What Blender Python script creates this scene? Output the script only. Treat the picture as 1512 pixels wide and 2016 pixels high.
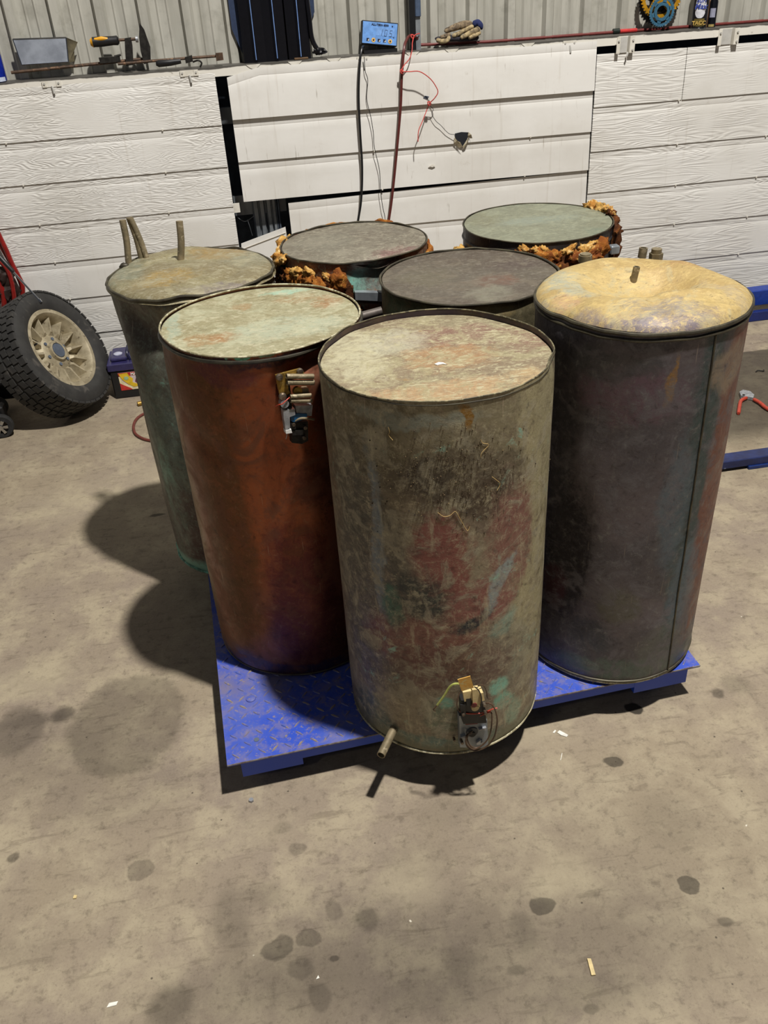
import bpy, math, random
from math import pi, sin, cos, radians, sqrt, atan2, hypot, exp
from mathutils import Vector, Matrix, noise
for o in list(bpy.data.objects): bpy.data.objects.remove(o)
SC = bpy.context.scene
COL = SC.collection
# ------------------------------------------------------------------ camera
IW, IH = 1512, 2016
FPX, YAW, PITCH, ROLL, CH = 1708.4, 0.14098, 0.57314, -0.06303, 1.67525
f_ = Vector((sin(YAW)*cos(PITCH), cos(YAW)*cos(PITCH), -sin(PITCH)))
r0 = Vector((cos(YAW), -sin(YAW), 0)); u0 = r0.cross(f_)
r_ = cos(ROLL)*r0 + sin(ROLL)*u0
u_ = -sin(ROLL)*r0 + cos(ROLL)*u0
CO = Vector((0, 0, CH))
cam = bpy.data.objects.new('camera', bpy.data.cameras.new('camera')); COL.objects.link(cam)
M = Matrix((r_, u_, -f_)).transposed().to_4x4(); M.translation = CO
cam.matrix_world = M
cam.data.sensor_fit = 'VERTICAL'; cam.data.sensor_height = 36; cam.data.sensor_width = 27
cam.data.lens = FPX/IH*36; cam.data.clip_start = .05
SC.camera = cam
# ------------------------------------------------------------------ world, lamps, exposure
SC.view_settings.view_transform = 'Standard'; SC.view_settings.look = 'None'
SC.view_settings.gamma = 1; SC.view_settings.use_curve_mapping = False
SC.view_settings.exposure = 0.1
W = bpy.data.worlds.new('world'); SC.world = W; W.use_nodes = True
W.node_tree.nodes['Background'].inputs[0].default_value = (.80, .86, 1.0, 1)
W.node_tree.nodes['Background'].inputs[1].default_value = 0.06
def lamp(name, loc, power, radius, colr):
    l = bpy.data.lights.new(name, 'POINT'); l.energy = power; l.shadow_soft_size = radius; l.color = colr
    o = bpy.data.objects.new(name, l); COL.objects.link(o); o.location = loc; return o
lamp('shed_lamp', (1.45, .55, 6.4), 2150, .12, (1, .965, .91))
lamp('fill_lamp', (-3.6, -2.6, 5.2), 70, .25, (1, .95, .88))  # weak unseen fill added from behind left

def ray(px, py):
    return f_ + (px-IW/2)/FPX*r_ - (py-IH/2)/FPX*u_
def P(px, py, ax, val):
    d = ray(px, py); i = 'XYZ'.index(ax)
    return CO + d*((val-CO[i])/d[i])
# ------------------------------------------------------------------ helpers
random.seed(7)
BASE = {}
def reg(o, loc): BASE[o.name] = Vector(loc)
def thing(name, label, cat, loc, group=None, kind=None):
    o = bpy.data.objects.new(name, None); COL.objects.link(o); o.location = loc; o.empty_display_size = .05
    if kind: o['kind'] = kind
    else: o['label'] = label; o['category'] = cat
    if label: o['label'] = label
    if group: o['group'] = group
    reg(o, loc); return o
def basis(d):
    d = Vector(d).normalized(); a = Vector((0, 0, 1)) if abs(d.z) < .9 else Vector((1, 0, 0))
    x = a.cross(d).normalized(); return x, d.cross(x), d
class MB:
    def __init__(s): s.v = []; s.f = []; s.uv = None
    def add(s, vs, fs):
        n = len(s.v); s.v += [Vector(p) for p in vs]; s.f += [tuple(i+n for i in f) for f in fs]; return s
    def box(s, a, b, M=None):
        a = Vector(a); b = Vector(b)
        vs = [Vector((x, y, z)) for z in (a.z, b.z) for y in (a.y, b.y) for x in (a.x, b.x)]
        if M: vs = [M @ p for p in vs]
        return s.add(vs, [(0, 2, 3, 1), (4, 5, 7, 6), (0, 1, 5, 4), (2, 6, 7, 3), (0, 4, 6, 2), (1, 3, 7, 5)])
    def bevbox(s, a, b, w, M=None):
        a = Vector(a); b = Vector(b); vs = []
        for sz in (0, 1):
            for sy in (0, 1):
                for sx in (0, 1):
                    c = Vector(((a.x, b.x)[sx], (a.y, b.y)[sy], (a.z, b.z)[sz])); g = (w*(1-2*sx), w*(1-2*sy), w*(1-2*sz))
                    for ax in range(3):
                        q = c.copy()
                        for k in range(3):
                            if k != ax: q[k] += g[k]
                        vs.append(q)
        if M: vs = [M @ p for p in vs]
        id_ = lambda x, y, z, ax: (z*4+y*2+x)*3+ax
        fs = []
        for ax in range(3):
            for v in (0, 1):
                k = [i for i in range(3) if i != ax]; q = []
                for (p, t) in ((0, 0), (1, 0), (1, 1), (0, 1)):
                    c = [0, 0, 0]; c[ax] = v; c[k[0]] = p; c[k[1]] = t; q.append(id_(*c, ax))
                fs.append(q)
        for ax in range(3):
            k = [i for i in range(3) if i != ax]
            for p in (0, 1):
                for t in (0, 1):
                    q = []
                    for v in (0, 1):
                        c = [0, 0, 0]; c[ax] = v; c[k[0]] = p; c[k[1]] = t
                        q.append([id_(*c, k[0]), id_(*c, k[1])])
                    fs.append((q[0][0], q[0][1], q[1][1], q[1][0]))
        for z in (0, 1):
            for y in (0, 1):
                for x in (0, 1): fs.append(tuple(id_(x, y, z, a2) for a2 in range(3)))
        return s.add(vs, fs)
    def cyl(s, p, q, r, r2=None, n=16, caps=(1, 1)):
        p = Vector(p); q = Vector(q); r2 = r if r2 is None else r2
        x, y, d = basis(q-p); vs = []
        for c, R in ((p, r), (q, r2)):
            vs += [c+(x*cos(2*pi*i/n)+y*sin(2*pi*i/n))*R for i in range(n)]
        fs = [(i, (i+1) % n, n+(i+1) % n, n+i) for i in range(n)]
        if caps[0]: fs.append(tuple(range(n-1, -1, -1)))
        if caps[1]: fs.append(tuple(range(n, 2*n)))
        return s.add(vs, fs)
    def pipe(s, p, q, r, w=.002, n=18):     # hollow open tube
        p = Vector(p); q = Vector(q); x, y, d = basis(q-p); vs = []
        for c, R in ((p, r), (q, r), (q, r-w), (p, r-w)):
            vs += [c+(x*cos(2*pi*i/n)+y*sin(2*pi*i/n))*R for i in range(n)]
        fs = []
        for k in range(4):
            a, b = k*n, ((k+1) % 4)*n
            fs += [(a+i, a+(i+1) % n, b+(i+1) % n, b+i) for i in range(n)]
        return s.add(vs, fs)
    def tube(s, pts, r, n=8, closed=False):
        pts = [Vector(p) for p in pts]; m = len(pts); vs = []; fs = []; x = None
        for i, p in enumerate(pts):
            if closed: d = pts[(i+1) % m]-pts[i-1]
            else: d = pts[min(i+1, m-1)]-pts[max(i-1, 0)]
            d.normalize()
            if x is None: x, y, _ = basis(d)
            x = (x-d*x.dot(d)).normalized(); y = d.cross(x)
            R = r[i] if isinstance(r, (list, tuple)) else r
            vs += [p+(x*cos(2*pi*k/n)+y*sin(2*pi*k/n))*R for k in range(n)]
        for i in range(m if closed else m-1):
            a, b = i*n, ((i+1) % m)*n
            fs += [(a+k, a+(k+1) % n, b+(k+1) % n, b+k) for k in range(n)]
        if not closed: fs += [tuple(range(n-1, -1, -1)), tuple(range((m-1)*n, m*n))]
        return s.add(vs, fs)
    def lathe(s, prof, o, d, n=24, closed=False):   # prof: (radius, height along d)
        o = Vector(o); x, y, d = basis(d); vs = []; m = len(prof)
        for R, h in prof: vs += [o+d*h+(x*cos(2*pi*i/n)+y*sin(2*pi*i/n))*max(R, 1e-5) for i in range(n)]
        fs = []
        for k in range(m if closed else m-1):
            a, b = k*n, ((k+1) % m)*n
            fs += [(a+i, a+(i+1) % n, b+(i+1) % n, b+i) for i in range(n)]
        return s.add(vs, fs)
    def prism(s, poly, o, x, y, d, inset=None):     # polygon in plane (x,y) extruded by d
        o = Vector(o); x = Vector(x); y = Vector(y); d = Vector(d); n = len(poly)
        vs = [o+x*a+y*b for a, b in poly]+[o+x*a+y*b+d for a, b in poly]
        fs = [tuple(range(n-1, -1, -1)), tuple(range(n, 2*n))]+[(i, (i+1) % n, n+(i+1) % n, n+i) for i in range(n)]
        return s.add(vs, fs)
    def blob(s, c, rad, amp=.3, fr=3., lev=3, seed=0, M=None, rug=.5):
        import bmesh
        bm = bmesh.new(); bmesh.ops.create_icosphere(bm, subdivisions=lev, radius=1)
        vs = []
        for v in bm.verts:
            p = v.co.copy(); q = p*fr+Vector((seed*3.1, seed*1.7, seed))
            k = 1+amp*(noise.noise(q)+rug*noise.noise(q*2.3)+rug*.6*noise.noise(q*5.1))
            p = Vector((p.x*rad[0], p.y*rad[1], p.z*rad[2]))*k
            vs.append((M @ p if M else p)+Vector(c))
        fs = [tuple(v.index for v in f.verts) for f in bm.faces]; bm.free()
        return s.add(vs, fs)
    def build(s, name, mat, parent=None, label=None, kind=None, smooth=True, ang=40, loc=None, cat=None, group=None):
        b = BASE[parent.name] if parent else Vector(loc if loc is not None else s.centre())
        me = bpy.data.meshes.new(name); me.from_pydata([v-b for v in s.v], [], s.f); me.update()
        if s.uv:
            l = me.uv_layers.new(name='UVMap')
            for lp in me.loops: l.data[lp.index].uv = s.uv[lp.vertex_index]
        if smooth:
            me.shade_smooth()
            try: me.set_sharp_from_angle(angle=radians(ang))
            except Exception: pass
        me.materials.append(mat)
        o = bpy.data.objects.new(name, me); COL.objects.link(o)
        if parent: o.parent = parent
        else: o.location = b
        reg(o, b)
        if label: o['label'] = label
        if cat: o['category'] = cat
        if group: o['group'] = group
        if kind: o['kind'] = kind
        return o
    def centre(s):
        xs = [v.x for v in s.v]; ys = [v.y for v in s.v]; zs = [v.z for v in s.v]
        return Vector(((min(xs)+max(xs))/2, (min(ys)+max(ys))/2, min(zs)))
def bez(pts, n=8):      # Catmull-Rom through points
    pts = [Vector(p) for p in pts]; out = []
    for i in range(len(pts)-1):
        a, b, c, d = pts[max(i-1, 0)], pts[i], pts[i+1], pts[min(i+2, len(pts)-1)]
        for k in range(n):
            t = k/n; out.append(.5*((2*b)+(c-a)*t+(2*a-5*b+4*c-d)*t*t+(3*b-a-3*c+d)*t**3))
    out.append(pts[-1]); return out
# ------------------------------------------------------------------ material helpers
def lin(h):
    h = h.lstrip('#'); o = []
    for i in (0, 2, 4):
        c = int(h[i:i+2], 16)/255; o.append(c/12.92 if c <= .04045 else ((c+.055)/1.055)**2.4)
    return (*o, 1)
class NT:
    def __init__(s, name, metallic=0., rough=.7, spec=.5):
        s.m = bpy.data.materials.new(name); s.m.use_nodes = True; s.t = s.m.node_tree; s.N = s.t.nodes
        s.b = s.N['Principled BSDF']; s.b.inputs['Metallic'].default_value = metallic; s.b.inputs['Roughness'].default_value = rough
        s.b.inputs['Specular IOR Level'].default_value = spec
        s._c = None
    def co(s, kind='Object'):
        if not s._c: s._c = s.N.new('ShaderNodeTexCoord')
        return s._c.outputs[kind]
    def lk(s, a, b): s.t.links.new(a, b)
    def setin(s, inp, v):
        if hasattr(v, 'links') or isinstance(v, bpy.types.NodeSocket): s.lk(v, inp)
        elif v is not None: inp.default_value = v
    def map(s, vec, loc=(0, 0, 0), rot=(0, 0, 0), sc=(1, 1, 1), typ='POINT'):
        n = s.N.new('ShaderNodeMapping'); n.vector_type = typ; s.lk(vec, n.inputs[0])
        n.inputs[1].default_value = loc; n.inputs[2].default_value = rot; n.inputs[3].default_value = sc; return n.outputs[0]
    def noise(s, vec, sc, det=4, ro=.55, dist=0, out='Fac'):
        n = s.N.new('ShaderNodeTexNoise'); s.lk(vec, n.inputs['Vector']); n.inputs['Scale'].default_value = sc
        n.inputs['Detail'].default_value = det; n.inputs['Roughness'].default_value = ro; n.inputs['Distortion'].default_value = dist
        return n.outputs['Color' if out == 'Color' else 0]
    def vor(s, vec, sc, feat='F1'):
        n = s.N.new('ShaderNodeTexVoronoi'); n.feature = feat; s.lk(vec, n.inputs['Vector']); n.inputs['Scale'].default_value = sc
        return n.outputs['Distance']
    def ss(s, v, a, b, c=0., d=1.):     # smooth step a..b -> c..d
        n = s.N.new('ShaderNodeMapRange'); n.interpolation_type = 'SMOOTHSTEP'; s.setin(n.inputs[0], v)
        n.inputs[1].default_value = a; n.inputs[2].default_value = b; n.inputs[3].default_value = c; n.inputs[4].default_value = d
        return n.outputs[0]
    def mth(s, op, a, b=None, c=None):
        n = s.N.new('ShaderNodeMath'); n.operation = op
        for i, v in enumerate((a, b, c)):
            if v is not None: s.setin(n.inputs[i], v)
        return n.outputs[0]
    def vm(s, op, a, b=None, scale=None):
        n = s.N.new('ShaderNodeVectorMath'); n.operation = op; s.setin(n.inputs[0], a)
        if b is not None: s.setin(n.inputs[1], b)
        if scale is not None: n.inputs['Scale'].default_value = scale
        return n.outputs['Value' if op in ('LENGTH', 'DOT_PRODUCT') else 0]
    def mix(s, fac, a, b, mode='MIX'):
        n = s.N.new('ShaderNodeMix'); n.data_type = 'RGBA'; n.blend_type = mode
        s.setin(n.inputs[0], fac)
        for i, v in ((6, a), (7, b)):
            if isinstance(v, str): v = lin(v)
            s.setin(n.inputs[i], v)
        return n.outputs[2]
    def sep(s, v):
        n = s.N.new('ShaderNodeSeparateXYZ'); s.lk(v, n.inputs[0]); return n.outputs
    def blob(s, vec, x, y, rx, ry, rot=0, soft=.35, nz=None, na=1.):
        m = s.map(vec, (x, y, 0), (0, 0, rot), (rx, ry, 1), 'TEXTURE')
        l = s.vm('LENGTH', m)
        if nz is not None: l = s.mth('ADD', l, s.mth('MULTIPLY', s.mth('SUBTRACT', nz, .5), na))
        return s.ss(l, 1-soft, 1+soft, 1., 0.)
    def warp(s, vec, nsc, amt, det=3):
        c = s.noise(vec, nsc, det, out='Color'); d = s.vm('SUBTRACT', c, (.5, .5, .5)); d = s.vm('SCALE', d, scale=amt)
        return s.vm('ADD', vec, d)
    def bump(s, h, st=.3, dist=.01, prev=None):
        n = s.N.new('ShaderNodeBump'); n.inputs['Strength'].default_value = st; n.inputs['Distance'].default_value = dist
        s.lk(h, n.inputs['Height'])
        if prev is not None: s.lk(prev, n.inputs['Normal'])
        return n.outputs[0]
    def done(s, col=None, nrm=None, rough=None, met=None):
        if isinstance(col, str): col = lin(col)
        s.setin(s.b.inputs['Base Color'], col)
        if nrm is not None: s.lk(nrm, s.b.inputs['Normal'])
        if rough is not None: s.setin(s.b.inputs['Roughness'], rough)
        if met is not None: s.setin(s.b.inputs['Metallic'], met)
        return s.m
def simple(name, c1, c2=None, rough=.6, met=0., sc=20, bump=.15, bd=.002, lo=.35, hi=.65, spec=.5, extra=None):
    n = NT(name, met, rough, spec); v = n.co(); f = n.noise(v, sc, 5, .6)
    col = n.mix(n.ss(f, lo, hi), c1, c2 or c1)
    if extra:
        g = n.noise(v, extra[1], 4, .6, .4); col = n.mix(n.ss(g, extra[2], extra[3]), col, extra[0])
    return n.done(col, n.bump(n.noise(v, sc*3, 4, .6), bump, bd))
def geom_of(px, py, Yd=None): pass
# ------------------------------------------------------------------ materials of the setting
def floor_mat():
    n = NT('concrete', 0, .82, .3); v = n.co()
    f1 = n.noise(v, 1.3, 6, .6, .3); f2 = n.noise(v, 6, 8, .7, .2); f3 = n.noise(v, 38, 6, .7); f4 = n.noise(v, 170, 3, .7)
    col = n.mix(n.ss(f1, .30, .7), '#91846f', '#887b6e')
    col = n.mix(n.mth('MULTIPLY', n.ss(f2, .42, .66), .8), col, '#a69a82')
    col = n.mix(n.mth('MULTIPLY', n.ss(f3, .50, .70), .42), col, '#4f453a')
    col = n.mix(n.mth('MULTIPLY', n.ss(f4, .52, .75), .35), col, '#a39782')
    col = n.mix(n.mth('MULTIPLY', n.ss(f4, .45, .28), .30), col, '#4b4138')
    cr = n.noise(n.map(v, rot=(0, 0, .5), sc=(1, 5, 1)), 9, 6, .65, .5)
    col = n.mix(n.mth('MULTIPLY', n.ss(cr, .56, .68), .35), col, '#5d5244')
    w = n.warp(n.warp(v, 7, .05), 30, .012)
    k = None
    nzf = n.noise(v, 25, 8, .7)
    def st(px, py, rx, ry, a, soft=.3):
        nonlocal k
        c = P(px, py, 'Z', 0); ex = abs(P(px+rx, py, 'Z', 0).x-c.x); ey = abs(P(px, py-ry, 'Z', 0).y-c.y)
        b = n.blob(w, c.x, c.y, ex, ey, 0, soft, nzf, .45); b = n.mth('MULTIPLY', b, a)
        t = n.mth('SUBTRACT', 1., b); k = t if k is None else n.mth('MULTIPLY', k, t)
    for a in ((250, 1425, 112, 92, .36, .12), (232, 1560, 160, 60, .14, .4), (38, 1440, 46, 45, .38, .2), (120, 1408, 22, 16, .55, .4), (70, 1420, 60, 14, .25, .5), (90, 1490, 110, 60, .18, .7),
              (277, 1712, 27, 22, .34, .12), (25, 1688, 9, 9, .5, .3), (547, 1868, 36, 25, .45, .12), (610, 1845, 24, 20, .38, .12), (660, 1885, 9, 7, .55, .3),
              (455, 1810, 38, 62, .28, .5), (340, 1985, 45, 38, .42, .4), (600, 1905, 26, 20, .3, .2), (632, 1960, 24, 26, .3, .2), (725, 1812, 24, 24, .4, .3), (580, 1670, 14, 12, .28, .2),
              (1205, 1502, 20, 14, .68, .12), (1357, 1742, 22, 19, .6, .1), (1068, 1779, 22, 18, .6, .12), (1428, 1815, 17, 12, .45, .3), (1246, 1395, 16, 12, .9, .15), (1415, 1369, 14, 9, .5, .3),
              (1450, 1350, 30, 20, .3, .6), (1155, 1988, 15, 12, .35, .3), (1018, 1905, 18, 10, .35, .4), (700, 1900, 270, 140, .33, .7), (1050, 1900, 360, 130, .27, .8), (1150, 1720, 420, 190, .14, .8), (480, 1950, 200, 60, .2, .7),
              (660, 1790, 16, 18, .25, .2), (1320, 1620, 60, 50, .12, .5), (870, 1600, 60, 30, .12, .5), (820, 1690, 70, 40, .12, .5), (1030, 1830, 25, 40, .22, .4), (560, 1630, 20, 12, .2, .3),
              (1150, 1960, 120, 40, .18, .6), (860, 1960, 110, 50, .2, .6), (50, 1870, 60, 25, .1, .6), (280, 740, 160, 16, .18, .6), (520, 1760, 36, 24, .22, .4), (900, 1890, 45, 30, .2, .3), (310, 1015, 14, 3, .7, .4)): st(*a)
    # big dark patch beside the right hand frame, crisp far edge, soft near edge
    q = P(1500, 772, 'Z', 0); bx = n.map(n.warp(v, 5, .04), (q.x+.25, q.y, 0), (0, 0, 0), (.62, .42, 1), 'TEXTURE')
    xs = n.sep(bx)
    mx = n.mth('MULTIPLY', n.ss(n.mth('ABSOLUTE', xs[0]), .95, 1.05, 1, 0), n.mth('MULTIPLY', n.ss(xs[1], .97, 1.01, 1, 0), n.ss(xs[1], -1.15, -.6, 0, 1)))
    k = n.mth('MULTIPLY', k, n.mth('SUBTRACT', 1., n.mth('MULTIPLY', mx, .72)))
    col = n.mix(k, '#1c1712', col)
    # pale scuffs and lime spots
    for (px, py, rx, ry, a) in ((1110, 1720, 60, 40, .3), (1030, 1440, 90, 30, .25), (60, 1340, 80, 30, .3), (800, 1740, 60, 50, .25), (330, 930, 60, 25, .3), (170, 980, 120, 40, .2), (520, 1640, 60, 30, .15)):
        c = P(px, py, 'Z', 0); ex = abs(P(px+rx, py, 'Z', 0).x-c.x); ey = abs(P(px, py-ry, 'Z', 0).y-c.y)
        col = n.mix(n.mth('MULTIPLY', n.blob(w, c.x, c.y, ex, ey, 0, .6), a), col, '#b3a88c')
    sp = n.vor(n.warp(v, 20, .02), 9); col = n.mix(n.ss(sp, .012, .03, .8, 0), col, '#d8d2c2')
    sp2 = n.vor(n.map(v, (3.3, 1.7, 0)), 16); col = n.mix(n.ss(sp2, .025, .05, .7, 0), col, '#2c2520')
    nb = n.bump(f2, .25, .006); nb = n.bump(f3, .35, .003, nb); nb = n.bump(f4, .3, .001, nb)
    return n.done(col, nb, n.ss(f1, .3, .7, .7, .9))
def board_mat(name, kind):
    n = NT(name, 0, .55, .4); v = n.co()
    st = {'strong': (1.6, 1, 13), 'flow': (1.0, 1, 10), 'plain': (1, 1, 1)}[kind]
    w = n.warp(n.map(v, sc=st), 1.4, .5 if kind != 'plain' else 0., 2)
    g = n.noise(w, 1.0 if kind == 'flow' else 1.4, 3, .5, .25)
    s = n.mth('SINE', n.mth('MULTIPLY', g, 150. if kind == 'strong' else 150.))
    col = n.mix(n.ss(n.noise(v, 2.5, 5, .6), .35, .7), '#e2e0db', '#d6d3cc')
    col = n.mix(n.mth('MULTIPLY', n.ss(n.noise(n.map(v, sc=(30, 1, 1.5)), 1.5, 4, .6), .58, .75), .22), col, '#a79a88')
    col = n.mix(n.mth('MULTIPLY', n.ss(n.noise(v, 14, 6, .7), .62, .78), .35), col, '#a89c8c')
    if kind != 'plain':
        m = n.ss(n.noise(v, 3.2, 2), .30, .55)
        fade = n.mth('MULTIPLY', m, n.mth('ADD', .35, m))
        h = n.mth('MULTIPLY', s, fade)
        col = n.mix(n.mth('MULTIPLY', n.ss(h, .1, 1.), .05), col, '#9d958a')
        nb = n.bump(h, .34, .0021 if kind == 'strong' else .0015)
    else:
        nb = n.bump(n.noise(n.map(v, sc=(3, 1, 6)), 2, 3), .3, .004)
        col = n.mix(n.mth('MULTIPLY', n.ss(n.noise(n.map(v, sc=(60, 1, 7)), 1, 3, .6), .66, .76), .5), col, '#8d8274')
        m2 = n.warp(v, 60, .004); c = P(903, 275, 'Y', YW)
        col = n.mix(n.blob(n.map(m2, (0, 0, 0), (pi/2, 0, 0)), c.x, -c.z, .02, .02, 0, .4), col, '#8f8470')
    nb = n.bump(n.noise(v, 60, 4), .12, .001, nb)
    return n.done(col, nb, .5)
YW = 4.129
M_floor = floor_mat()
M_bs = board_mat('embossed_board_white', 'strong'); M_bf = board_mat('grained_board_white', 'flow'); M_bp = board_mat('smooth_board_white', 'plain')
def steel_mat(name, c1, c2, c3, met=.55, rough=.45):
    n = NT(name, met, rough); v = n.co()
    col = n.mix(n.ss(n.noise(n.map(v, sc=(8, 8, 1)), 2, 5, .6), .35, .65), c1, c2)
    col = n.mix(n.mth('MULTIPLY', n.ss(n.noise(v, 9, 6, .65), .5, .7), .6), col, c3)
    return n.done(col, n.bump(n.noise(v, 30, 4), .1, .002), n.ss(n.noise(v, 12, 4), .3, .7, rough-.1, rough+.15))
M_clad = steel_mat('old_zinc_sheet', '#b6b4aa', '#a3a197', '#8e8c82', .15, .55)
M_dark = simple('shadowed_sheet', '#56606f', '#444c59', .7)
M_galv = steel_mat('galvanised_steel', '#a5abb0', '#868c92', '#70757a', .6, .4)
def rail_mat():
    n = NT('painted_rail', 0, .6); v = n.co(); x = n.sep(v)
    z = n.mth('ADD', x[2], n.mth('MULTIPLY', n.mth('SUBTRACT', n.noise(v, 6, 4, .6), .42), .022))
    col = n.mix(n.ss(z, ZR-.006, ZR-.002), '#dedad0', '#4f4c47')
    col = n.mix(n.ss(n.noise(v, 14, 5, .7), .62, .7, 0, .8), col, '#8a8175')
    return n.done(col, n.bump(n.noise(v, 30, 4), .2, .002))
ZR = 1.305
M_rail = rail_mat()
M_white = simple('white_paint', '#dedad0', '#cfcabd', .55, sc=25)
M_wgrey = simple('grey_primer', '#b9b7b2', '#a8a6a0', .55, sc=20)
# ------------------------------------------------------------------ floor
fl = MB(); nx = 24
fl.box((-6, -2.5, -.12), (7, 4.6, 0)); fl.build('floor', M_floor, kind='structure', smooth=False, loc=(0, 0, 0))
# ------------------------------------------------------------------ back wall
YC = 4.245
wall = thing('wall_back', 'shed wall of ribbed steel sheet above white cladding boards', None, (0, 0, 0), kind='structure')
def clad():
    m = MB(); xs = []
    x = -1.6
    def rib(x0, base=0.):
        return [(x0-.030, 0), (x0-.019, -.026), (x0+.013, -.026), (x0+.024, 0)]
    pts = []
    k = 0; x = -.80-.176*6+.02-.1745*22
    while x < 6.6:
        pts += rib(x)
        for q in (.055, .095): pts += [(x+q-.006, 0), (x+q, -.004), (x+q+.006, 0)]
        x += .1745
    zs = (1.30, 3.3)
    for z in zs: m.v += [Vector((a, YC+b, z)) for a, b in pts]
    for z in zs: m.v += [Vector((a, YC+b+.004, z)) for a, b in pts]
    n = len(pts)
    for i in range(n-1): m.f += [(i, i+1, n+i+1, n+i), (2*n+i, 3*n+i, 3*n+i+1, 2*n+i+1)]
    return m
clad().build('cladding_sheet', M_clad, wall, smooth=False)
MB().box((-6, YC+.10, 0), (7, YC+.12, 1.30)).build('cavity_shade_sheet', M_dark, wall, 'sheet coloured as the shaded cavity behind the gaps between boards', smooth=False)  # shade of the wall cavity is put into this sheet's colour
# rail (folded channel)
rl = MB(); prof = [(YW+.001, 1.268), (YW+.001, ZR), (YC-.004, ZR), (YC-.004, ZR-.003), (YW+.004, ZR-.003), (YW+.004, 1.268)]
rl.prism([(a, b) for a, b in prof], (-5.6, 0, 0), (0, 1, 0), (0, 0, 1), (12.2, 0, 0)); rl.build('top_rail', M_rail, wall, 'white painted rail with a dusty grey top', smooth=False)
def board(x0, x1, zt0, zb0, zt1, zb1, mat, y=0., lip=.0055, hole=None, cut=None):
    m = MB(); N = 24 if not hole else 60; sec = [(.0, .0), (.027, -.0020), (.031, -.0008), (.036, -.0022)]
    rows = []
    for i in range(N+1):
        t = i/N; x = x0+(x1-x0)*t; zt = zt0+(zt1-zt0)*t; zb = zb0+(zb1-zb0)*t
        if cut and x < cut[0]: zt -= cut[1]*(1-(x-x0)/(cut[0]-x0))+.004*noise.noise(Vector((x*60, 0, 0)))
        h = zt-zb
        col = [(yy, zt-dz) for dz, yy in sec]
        K = 6
        for k in range(1, K+1):
            s = k/K; col.append((-.0025-(lip-.0025)*s+.0012*noise.noise(Vector((x*2.2, zt*7, s*2))), zt-.035-(h-.035)*s))
        col += [(-lip+.004, zb-.0005), (.0045, zb+.004), (.006, zt)]
        rows.append([Vector((x, YW+y+a, b)) for a, b in col])
    n = len(rows[0])
    for r in rows: m.v += r
    for i in range(N):
        for k in range(n-1):
            if hole and 3 <= k <= 8:
                cx = (rows[i][k].x+rows[i+1][k].x)/2; cz = (rows[i][k].z+rows[i][k+1].z)/2
                if hypot(cx-hole[0], (cz-hole[1])) < hole[2]: continue
            m.f.append((i*n+k, i*n+k+1, (i+1)*n+k+1, (i+1)*n+k))
    m.f += [tuple(range(n-1, -1, -1)), tuple(N*n+k for k in range(n))]
    return m.build('board', mat, wall, ang=25)
LB = [1.283, 1.082, .911, .740, .571, .398, .225, .059]
for a, b in zip(LB, LB[1:]): board(-5.6, -.015, a-.0, b, a+.000, b-.001, M_bs)
MBz = [1.292, 1.095, .921, .752]
for i, (a, b) in enumerate(zip(MBz, MBz[1:])): board(.034, 1.667, a, b+.003, a-.001, b-.002, M_bp, y=-.006 if i == 0 else 0, lip=.009, cut=(.17, .030) if i == 0 else None)
for a, b, c, d in ((.728, .586, .748, .578), (.588, .415, .580, .41), (.415, .24, .41, .235), (.24, .065, .235, .06)): board(.234, 1.667, a, b, c, d, M_bp, y=.003, lip=.0075)
RB = [1.237, 1.021, .829, .640, .450, .262, .067]
for i, (a, b) in enumerate(zip(RB, RB[1:])):
    if i == 0:
        board(1.674, 2.10, a, b, a-.001, b+.001, M_bf); board(2.103, 6.6, a-.001, b+.001, a-.004, b+.002, M_bf, y=-.001)
    else: board(1.674, 6.6, a, b, a, b+.001, M_bf)
for x0, x1, zs_, yy in ((-1.3, -.1, LB[1:-1], .0), (.15, 1.6, MBz[1:], .003), (1.8, 2.7, RB[1:-1], .0)):
    for i, z in enumerate(zs_):
        for t in (.32+.02*i, .86-.015*i):
            x = x0+(x1-x0)*t; MB().box((x-.003, YW-.0085-yy, z-.004), (x+.003, YW-.002, z+.003)).build('clip', M_white, wall, smooth=False)
M_void = simple('hole_void', '#14171f', '#0c0e14', .8)
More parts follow.
